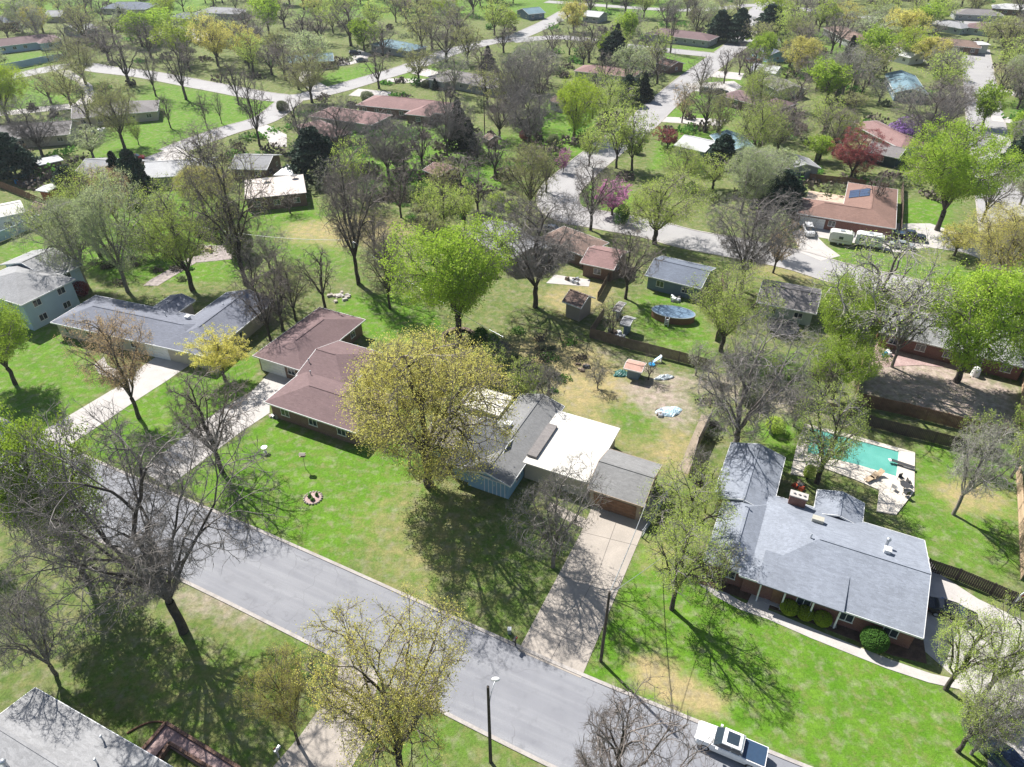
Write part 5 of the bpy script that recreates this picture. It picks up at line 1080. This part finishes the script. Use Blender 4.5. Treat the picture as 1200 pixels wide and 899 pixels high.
car('silver car in the driveway left of grey gabled garage',595,262,.8,PS,'sedan') if False else None
car('white car near the dark brown ranch at avenue end',1122,58,.8,PW,'suv'); car('pale car on the curving street behind the grey gabled roof',648,268,-.5,PS,'sedan')
def trailer(label,x,y,rz,mt,L,winds):
    p=pt(x,y,1); t=thing('camper_trailer',label,'trailer',(p.x,p.y,.03),rz,'trailers before the terracotta house'); q=MB(); loft(q,[(L/2,1.0,.6,1.1,1.4,.95,2.3),(L/2-.4,1.15,.45,1.18,1.5,1.05,2.65),(-L/2+.4,1.15,.45,1.18,1.5,1.05,2.65),(-L/2,1.0,.6,1.1,1.4,.95,2.4)]); o=q.build('body',mt,t); bevel(o,.1)
    q=MB(); q.box(L/2,L/2+1.1,-.06,.06,.45,.55); q.build('hitch',M_dark,t); wheelset(t,(-.3,),2.3,.33); q=MB(); q.box(-.4,.4,-.35,.35,2.652,2.85); q.build('roof_hatch',M_metal,t)
    for k in range(winds): xx=-L/2+L*(k+.7)/(winds+.4); q=MB(); q.box(xx-.4,xx+.4,-1.2,-1.165,1.35,1.9); q.build('window',M_glass,t)
    q=MB(); q.box(-L/2+.5,L/2-.5,-1.195,-1.155,1.0,1.12); q.build('stripe',plain('beige_stripe',(.4,.33,.22),.4),t)
trailer('boxy cream trailer before the terracotta house, nearer the white hatchback',985,280,A+.05,plain('cream_trailer',(.6,.61,.54),.4),4.4,1)
trailer('white camper trailer before the terracotta house, nearer the silver sedan',1018,283,A+.05,plain('white_trailer',(.76,.76,.74),.35),5.0,3)
PLACED=[]; TREES=[]
def tree(key,bx,by,ty,wpx,lean=0,label=None,rot=None,h=None):
    k=KD[key]; b=G(bx,by); h=h or max(.5,hgt(bx,by,ty)); dep=PX((b.x,b.y,h*.5))[2]; rad=wpx/2*dep/FPX
    near=wpx>58 or not k['far']; lst=k['near'] if near else k['far']; vi=(int(abs(b.x*7+b.y*3)))%len(lst); ck=(near,vi)
    if ck not in k['cache']: k['cache'][ck]=lst[vi]()
    tm,cm=k['cache'][ck]
    if ck+('r',) not in k['cache']:
        co=np.empty(len(cm.vertices)*3,np.float32); cm.vertices.foreach_get('co',co); co=co.reshape(-1,3); k['cache'][ck+('r',)]=(float(np.quantile(np.hypot(co[:,0],co[:,1]),.97)),float(np.quantile(co[:,2],.995)))
    r0,z0=k['cache'][ck+('r',)]; o=link(k['name'],None,None,(b.x,b.y,0)); o.empty_display_size=.5
    sx=rad/r0; sz=h/z0; sx=min(max(sx,sz*.35),sz*1.7); o.scale=(sx,sx,sz); 
    o.rotation_euler=(0,lean,random.uniform(0,6.28) if rot is None else rot)
    is_shrub='shrub' in k['name']
    t=link('stems' if is_shrub else 'trunk',tm,o); c=link('foliage' if is_shrub else 'crown',cm,o)
    o['category']='shrub' if is_shrub else 'tree'
    if label: o['label']=label
    else: TREES.append((o,key,Vector((b.x,b.y)),h))
    PLACED.append((b.x,b.y,sx*r0)); return o
for t in [
# foreground
('bareL',215,740,526,292),('green',104,684,500,128),('greytwig',66,790,690,112),('bare',260,553,432,118),('orange',163,490,362,92),('green',18,450,356,95),('yellow',264,446,392,70),
('gold',503,568,378,208),('greytwig',648,664,540,118),('greytwig',640,482,430,56),('lime',612,474,424,50),('limeS',800,645,556,105),('limeS',787,714,600,100),
('limeS',1108,808,716,98),('limeS',1150,818,722,95),('greytwig',1138,884,800,80),('limeS',1122,880,795,80),('goldS',470,908,735,215),('goldS',350,872,772,85),('bare',712,985,822,190),('bare',1215,890,775,120),
('grey',1117,603,498,95),('limeS',957,566,460,98),('greytwig',862,520,382,155),('green',975,468,398,84),('green',980,430,330,80),('sparse',1000,430,272,165),('green',1120,447,315,140),('green',1192,440,300,110),('grey',1045,430,332,85),
('barebud',843,690,640,40),('lime',-25,640,495,90),
# middle left
('pale',101,334,233,100),('pale',150,342,205,95),('lime',226,340,220,118),('barebud',288,334,160,120),('lime',118,300,200,90),('orange',142,275,190,60),
('bare',317,399,310,60),('bare',332,387,305,55),('barebud',347,376,308,60),('bare',381,362,288,58),('bare',420,332,175,95),('bare',452,320,262,60),('bare',457,362,272,60),('green',538,395,270,145),
('lime',575,450,405,40),('greytwig',585,428,396,40),('shrub',565,405,385,26),
# middle
('bareL',627,360,236,155),('bare',733,350,262,75),('bare',692,270,182,75),('lime',767,286,203,115),('bareL',868,340,232,130),('lime',845,412,320,105),('barebud',620,290,232,55),
('gold',1170,334,242,115),('gold',1118,300,262,50),('green',1098,270,152,115),('orange',906,320,258,44),('pine',912,250,200,55),('pale',880,245,178,75),('bare',760,445,418,26),('bare',715,402,350,30),
('bare',243,210,146,85),('gold',240,250,192,75),('greytwig',316,314,268,60),('shrubG',285,300,266,34),('pine',372,208,150,62),('bare',305,172,84,48),('bare',350,105,56,46),('bare',444,104,54,42),('bud',491,96,54,48),
('bareL',456,212,138,85),('bare',495,198,140,52),('lime',418,234,163,45),('grey',395,235,185,45),('bare',540,220,176,52),('bareL',604,147,66,64),('cedar',538,174,116,30),('cedar',550,172,138,22),
('bare',632,132,72,34),('bare',706,105,60,36),('bare',694,139,80,38),('bare',680,145,112,22),('pine',735,122,88,28),('cedar',754,118,86,22),('cedar',722,60,28,20),('green',734,57,14,30),('bare',785,62,2,22),
('pine',842,48,12,32),('pine',864,50,10,32),('bud',891,64,25,38),('bare',820,111,64,34),('bare',848,98,56,32),('bare',866,88,50,28),('orange',799,144,96,30),('bud',838,170,108,40),
('lime',722,197,122,55),('lime',740,200,126,50),('lime',690,195,148,40),('maroon',782,174,150,34),('lime',800,218,170,60),('lime',835,222,182,50),('lime',885,190,118,68),('pale',868,250,172,66),('pale',910,222,175,52),('pine',845,194,158,36),
('bud',622,252,170,75),('redbud',660,202,174,18),('redbud',717,252,210,50),('shrubL',583,242,226,26),('shrub',730,262,240,20),('shrubR',615,165,152,16),('shrubG',648,172,158,14),
('maroon',997,207,152,66),('purple',1057,167,136,40),('limeD',985,174,134,36),('green',960,188,158,38),('bareL',1078,176,96,78),('bare',1105,160,100,48),('lime',1100,114,60,52),('limeD',1062,72,32,52),('gold',1087,78,44,42),
('bare',974,63,18,46),('cedar',992,78,42,20),('gold',935,88,44,46),('bare',957,104,60,62),('bare',930,130,88,52),('lime',1186,88,44,50),('bare',1192,128,80,40),('pine',1190,200,160,42),('green',1186,172,130,36),
('bare',1010,110,84,42),('grey',1030,120,92,44),('grey',1065,130,100,40),('bare',915,165,115,50),('lime',900,165,120,44),('bud',1000,130,108,36),
('bare',152,100,40,58),('bare',183,113,58,32),('bare',218,117,42,54),('bare',280,123,70,40),('bare',86,83,26,42),('bare',243,151,104,18),('bare',260,145,108,16),('barebud',60,121,84,48),('barebud',108,152,92,44),('bud',146,174,96,64),('bareL',50,183,116,82),
('lime',163,170,138,18),('pale',110,186,148,50),('pine',20,208,156,52),('green',185,48,10,48),('green',22,30,2,32),('gold',45,42,8,32),('gold',256,78,18,48),('gold',292,80,28,42),('cedar',143,25,8,14),
('pine',85,226,194,40),('pine',165,236,176,42),('cedar',142,218,178,28),('bare',120,60,30,44),('bare',100,72,36,36),('green',427,60,23,40),('bud',495,64,3,50),('bud',548,76,30,46),('cedar',572,80,54,18),
('bare',525,150,92,34),('shrubR',98,345,330,22),('shrub',578,412,392,20),('shrub',505,344,320,24),('bud',508,310,240,50),('lime',520,275,215,46),('lime',545,270,212,40),('bare',470,255,200,44),('shrubL',600,250,236,18),
('bare',1022,250,196,34),('pale',905,300,250,34),('barebud',1150,260,200,60),('limeS',1130,545,480,40),('limeS',1185,560,500,55),('lime',1192,520,470,40),('shrubL',945,562,545,14),('shrubL',905,440,420,24),('grey',815,440,400,40),
('bare',340,250,222,30),('shrubG',270,250,232,30),('bare',200,150,110,26),('white',656,28,20,14),('redbud',597,22,12,14),('purple',903,60,44,16),('purple',1040,25,16,20),('cedar',510,105,92,10),('shrubG',500,102,94,14),
('bare',405,262,205,50),('greytwig',430,250,205,50),('bare',475,228,175,52),('bud',520,240,190,48),('barebud',440,300,240,46),('bare',560,250,196,44),('bare',580,210,150,46),('barebud',640,225,165,44),('greytwig',560,180,150,40),('lime',505,262,212,40),('green',1150,150,100,44),('bare',1125,190,140,50),('barebud',1165,120,70,44),('pale',1195,240,190,46),('greytwig',700,455,425,30),('limeS',826,600,545,46),('greytwig',815,560,520,34),('shrubL',905,505,490,26),('greytwig',930,500,455,60),('bare',960,480,425,46),('shrubG',880,470,452,30),('bare',350,205,160,40),('lime',60,290,240,50),('barebud',90,310,255,44),('green',180,300,255,44),('pale',200,275,225,40),('shrub',745,180,168,14),('shrubG',330,130,118,16),('bare',330,330,290,36),('bare',300,350,290,44),
]: tree(*t)
# small clipped shrubs before the large house
for (x,y,r,kd,lb) in ((923,714,10,'clipY','leftmost of three yellow-green ball shrubs before the porch'),(942,720,9.5,'clipY','middle one of three yellow-green ball shrubs before the porch'),(962,727,10,'clipY','rightmost of three yellow-green ball shrubs before the porch'),(1021,752,15,'clipG','big clipped green ball shrub at the corner of the blue-grey house')):
    dep=PX(G(x,y))[2]; o=tree(kd,x,y+r*.35,0,r*2.1,label=lb,h=r*1.75*dep/FPX)
    if kd=='clipY': o['group']='ball shrubs by the porch'
for k,(x,y) in enumerate(((231,276),(237,279),(243,281),(250,283),(256,284),(262,286))):
    o=tree('cedar',x,y,0,6,h=2.4)
# far and gap filling trees, each placed clear of roads, lawns and roofs
KEEP=[[G(*p) for p in z] for z in (((90,200),(150,120),(180,95),(330,120),(310,135),(200,178)),((0,99),(85,84),(110,118),(0,132)),((0,60),(70,60),(90,72),(0,88)),((375,102),(370,85),(440,68),(455,88),(400,103)),((455,97),(520,88),(515,78),(490,80)),
 ((340,240),(480,240),(500,300),(340,300)),((640,120),(690,105),(700,120),(690,150),(640,150)),((775,62),(838,70),(815,90),(780,85)),((780,50),(845,50),(845,64),(780,60)),((825,95),(870,88),(870,140),(770,138)),((960,262),(1130,262),(1160,330),(985,320)),((1055,235),(1120,232),(1110,280),(1055,265)),
 ((640,300),(880,300),(880,480),(590,480)),((160,225),(300,225),(300,330),(120,330)),((880,300),(960,320),(950,335),(880,320)),((1122,60),(1150,60),(1200,260),(1140,260)),((0,265),(60,260),(60,320),(0,320)),((130,178),(240,178),(240,215),(130,215)))]
def free(x,y,r):
    X,Y=np.array([x]),np.array([y])
    for _,l,h in ROADS[1:]:
        if pdist(X,Y,l,False)[0]<h+1.6+r*.12: return False
    for f in FOOT:
        if abs(f[0].x-x)<40 and abs(f[0].y-y)<40 and (pip(X,Y,f)[0] or pdist(X,Y,f)[0]<2.0): return False
    for z in KEEP:
        if pip(X,Y,z)[0]: return False
    for (a,b,rr) in PLACED:
        if (a-x)**2+(b-y)**2<((rr+r)*.55)**2: return False
    return True
MIX=[('bare',26),('barebud',12),('bareL',7),('lime',13),('bud',9),('pale',6),('green',5),('gold',2),('limeD',4),('pine',.6),('cedar',.8),('orange',.6),('limeS',5),('grey',5),('shrubG',4),('redbud',1),('maroon',.7),('white',.5)]
keys=[k for k,_ in MIX]; wt=np.array([w for _,w in MIX],float); wt/=wt.sum(); cnt=0; tries=0
NFILL=230
while cnt<NFILL and tries<9000:
    tries+=1; py=random.uniform(-24,205)**1; px=random.uniform(-25,1225)
    if random.random()>(1.0 if py<110 else .4): continue
    g=G(px,py); h=random.uniform(10,16.5); r=h*random.uniform(.48,.64); key=keys[int(rng.choice(len(keys),p=wt))]
    if key=='shrubG': h=random.uniform(2.5,4.5); r=h*.6
    if key in('redbud','maroon','white'): h=random.uniform(4,7); r=h*.5
    if not free(g.x,g.y,r): continue
    dep=PX((g.x,g.y,h/2))[2]; tree(key,px,py,0,2*r*FPX/dep,h=h); cnt+=1
tries=0
while cnt<NFILL+95 and tries<6000:
    tries+=1; py=random.uniform(-22,120); px=random.uniform(300,1225)
    if px<620 and py>45: continue
    g=G(px,py); h=random.uniform(9,15); r=h*random.uniform(.48,.64); key=keys[int(rng.choice(len(keys),p=wt))]
    if key in('shrubG','redbud','maroon','white'): continue
    ok=True
    X,Y=np.array([g.x]),np.array([g.y])
    if any(pdist(X,Y,l,False)[0]<hh+2 for _,l,hh in ROADS[1:]) or any(pip(X,Y,z)[0] for z in KEEP): continue
    if any(abs(f[0].x-g.x)<40 and abs(f[0].y-g.y)<40 and (pip(X,Y,f)[0] or pdist(X,Y,f)[0]<1.5) for f in FOOT): continue
    if any((a-g.x)**2+(b-g.y)**2<((rr+r)*.42)**2 for a,b,rr in PLACED): continue
    tree(key,px,py,0,2*r*FPX/PX((g.x,g.y,h/2))[2],h=h); cnt+=1
# low undergrowth of the wooded blocks: brush nobody could count
r_=np.random.default_rng(99); C2=[]; C_=[]; n_=0; tr=0
while n_<420 and tr<6000:
    tr+=1; g=G(random.uniform(-20,1220),random.uniform(-20,235)**1)
    X,Y=np.array([g.x]),np.array([g.y])
    if any(pdist(X,Y,l,False)[0]<hh+2.5 for _,l,hh in ROADS[1:]) or any(pip(X,Y,z)[0] for z in KEEP): continue
    if any(abs(f[0].x-g.x)<40 and abs(f[0].y-g.y)<40 and (pip(X,Y,f)[0] or pdist(X,Y,f)[0]<1) for f in FOOT): continue
    n_+=1; ra=random.uniform(1.2,3.6); hh=random.uniform(.8,2.8); d=r_.normal(size=(90,3)); d/=np.linalg.norm(d,axis=1,keepdims=True); d*=r_.uniform(.4,1.1,(90,1)); d[:,2]=np.abs(d[:,2]); el=r_.uniform(0,3.14); ca,sa=math.cos(el),math.sin(el); x_=d[:,0]*ra*1.7; y_=d[:,1]*ra
    C_.append((np.stack([g.x+x_*ca-y_*sa,g.y+x_*sa+y_*ca,d[:,2]*hh+.1],1),n_%4))
BR=[[G(*p) for p in z] for z in (((385,190),(620,180),(620,250),(560,262),(480,240),(400,240)),((470,240),(590,260),(585,330),(500,330)),((560,405),(660,400),(665,470),(590,470)),((850,430),(1000,440),(1000,500),(860,480)),((800,560),(830,560),(800,650),(770,660)),((590,385),(700,410),(690,425),(600,400)),((780,440),(850,450),(850,560),(835,560),(830,480)),((85,240),(230,240),(230,330),(110,340)))]
for zone in BR:
    x0=min(q_.x for q_ in zone);x1=max(q_.x for q_ in zone);y0=min(q_.y for q_ in zone);y1=max(q_.y for q_ in zone); area=(x1-x0)*(y1-y0); m_=0
    for _ in range(int(area/22)+10):
        gx_,gy_=random.uniform(x0,x1),random.uniform(y0,y1); X,Y=np.array([gx_]),np.array([gy_])
        if not pip(X,Y,zone)[0] or any(abs(f[0].x-gx_)<40 and (pip(X,Y,f)[0] or pdist(X,Y,f)[0]<.8) for f in FOOT): continue
        ra=random.uniform(.4,1.5); hh=random.uniform(.3,1.3); d=r_.normal(size=(150,3)); d/=np.linalg.norm(d,axis=1,keepdims=True); d*=r_.uniform(.3,1.1,(150,1)); d[:,2]=np.abs(d[:,2]); C2.append((np.stack([gx_+d[:,0]*ra*1.4,gy_+d[:,1]*ra,d[:,2]*hh+.05],1),int(r_.integers(0,4))))
vv=[];qq=[];mm=[];off0=0
for c_,k_ in C2:
    lv,lq=leaves(c_,.24,r_,1.3); vv.append(lv);qq.append(lq+off0);mm.append(np.full(len(lq),k_));off0+=len(lv)
for c_,k_ in C_:
    lv,lq=leaves(c_,.75,r_,1.2); vv.append(lv);qq.append(lq+off0);mm.append(np.full(len(lq),k_));off0+=len(lv)
tag(link('undergrowth',np_mesh('undergrowth',np.concatenate(vv),np.concatenate(qq),np.concatenate(mm),[L_gmix,L_brush,L_mid,L_brush])),'low grey-brown and green brush filling the wooded backyards','undergrowth',kind='stuff')
print('fill',cnt,'trees',len(TREES))
# labels: each tree is told by its kind and its rank of nearness to the closest landmark
def ordn(n):
    W_=['','second ','third ','fourth ','fifth ','sixth ','seventh ','eighth ','ninth ','tenth ','eleventh ','twelfth ']
    return W_[n] if n<len(W_) else '%dth '%(n+1)
for o,key,p,h in TREES:
    ph=KD[key]['phrase']; lp=min(LAND,key=lambda L:(L[1]-p).length); same=sorted([(t[2]-lp[1]).length for t in TREES if KD[t[1]]['phrase']==ph]); rk=same.index((p-lp[1]).length)
    o['label']=('nearest %s to %s'%(ph,lp[0])) if rk==0 else '%s%s from %s'%(ordn(rk),ph,lp[0])
    if len(o['label'].split())>16: print('LONG',o['label'])
    o['group']={'evergreen_tree':'evergreens of the neighbourhood','shrub':'shrubs in the yards'}.get(KD[key]['name'],'trees of the neighbourhood')
print('trees done',len(bpy.data.objects))
# ---------------------------------------------------------------- haze: a closed box of even thin air round the camera and the scene
q=MB(); q.box(-3800,3800,-3500,3800,-1.0,66)
m=bpy.data.materials.new('haze_air'); m.use_nodes=True; nt=m.node_tree; nt.nodes.remove(nt.nodes['Principled BSDF']); vp=nt.nodes.new('ShaderNodeVolumePrincipled')
vp.inputs['Color'].default_value=(.86,.92,1,1); vp.inputs['Density'].default_value=HAZE; vp.inputs['Anisotropy'].default_value=.3; nt.links.new(vp.outputs[0],nt.nodes['Material Output'].inputs['Volume'])
tag(q.build('haze',m),kind='stuff')
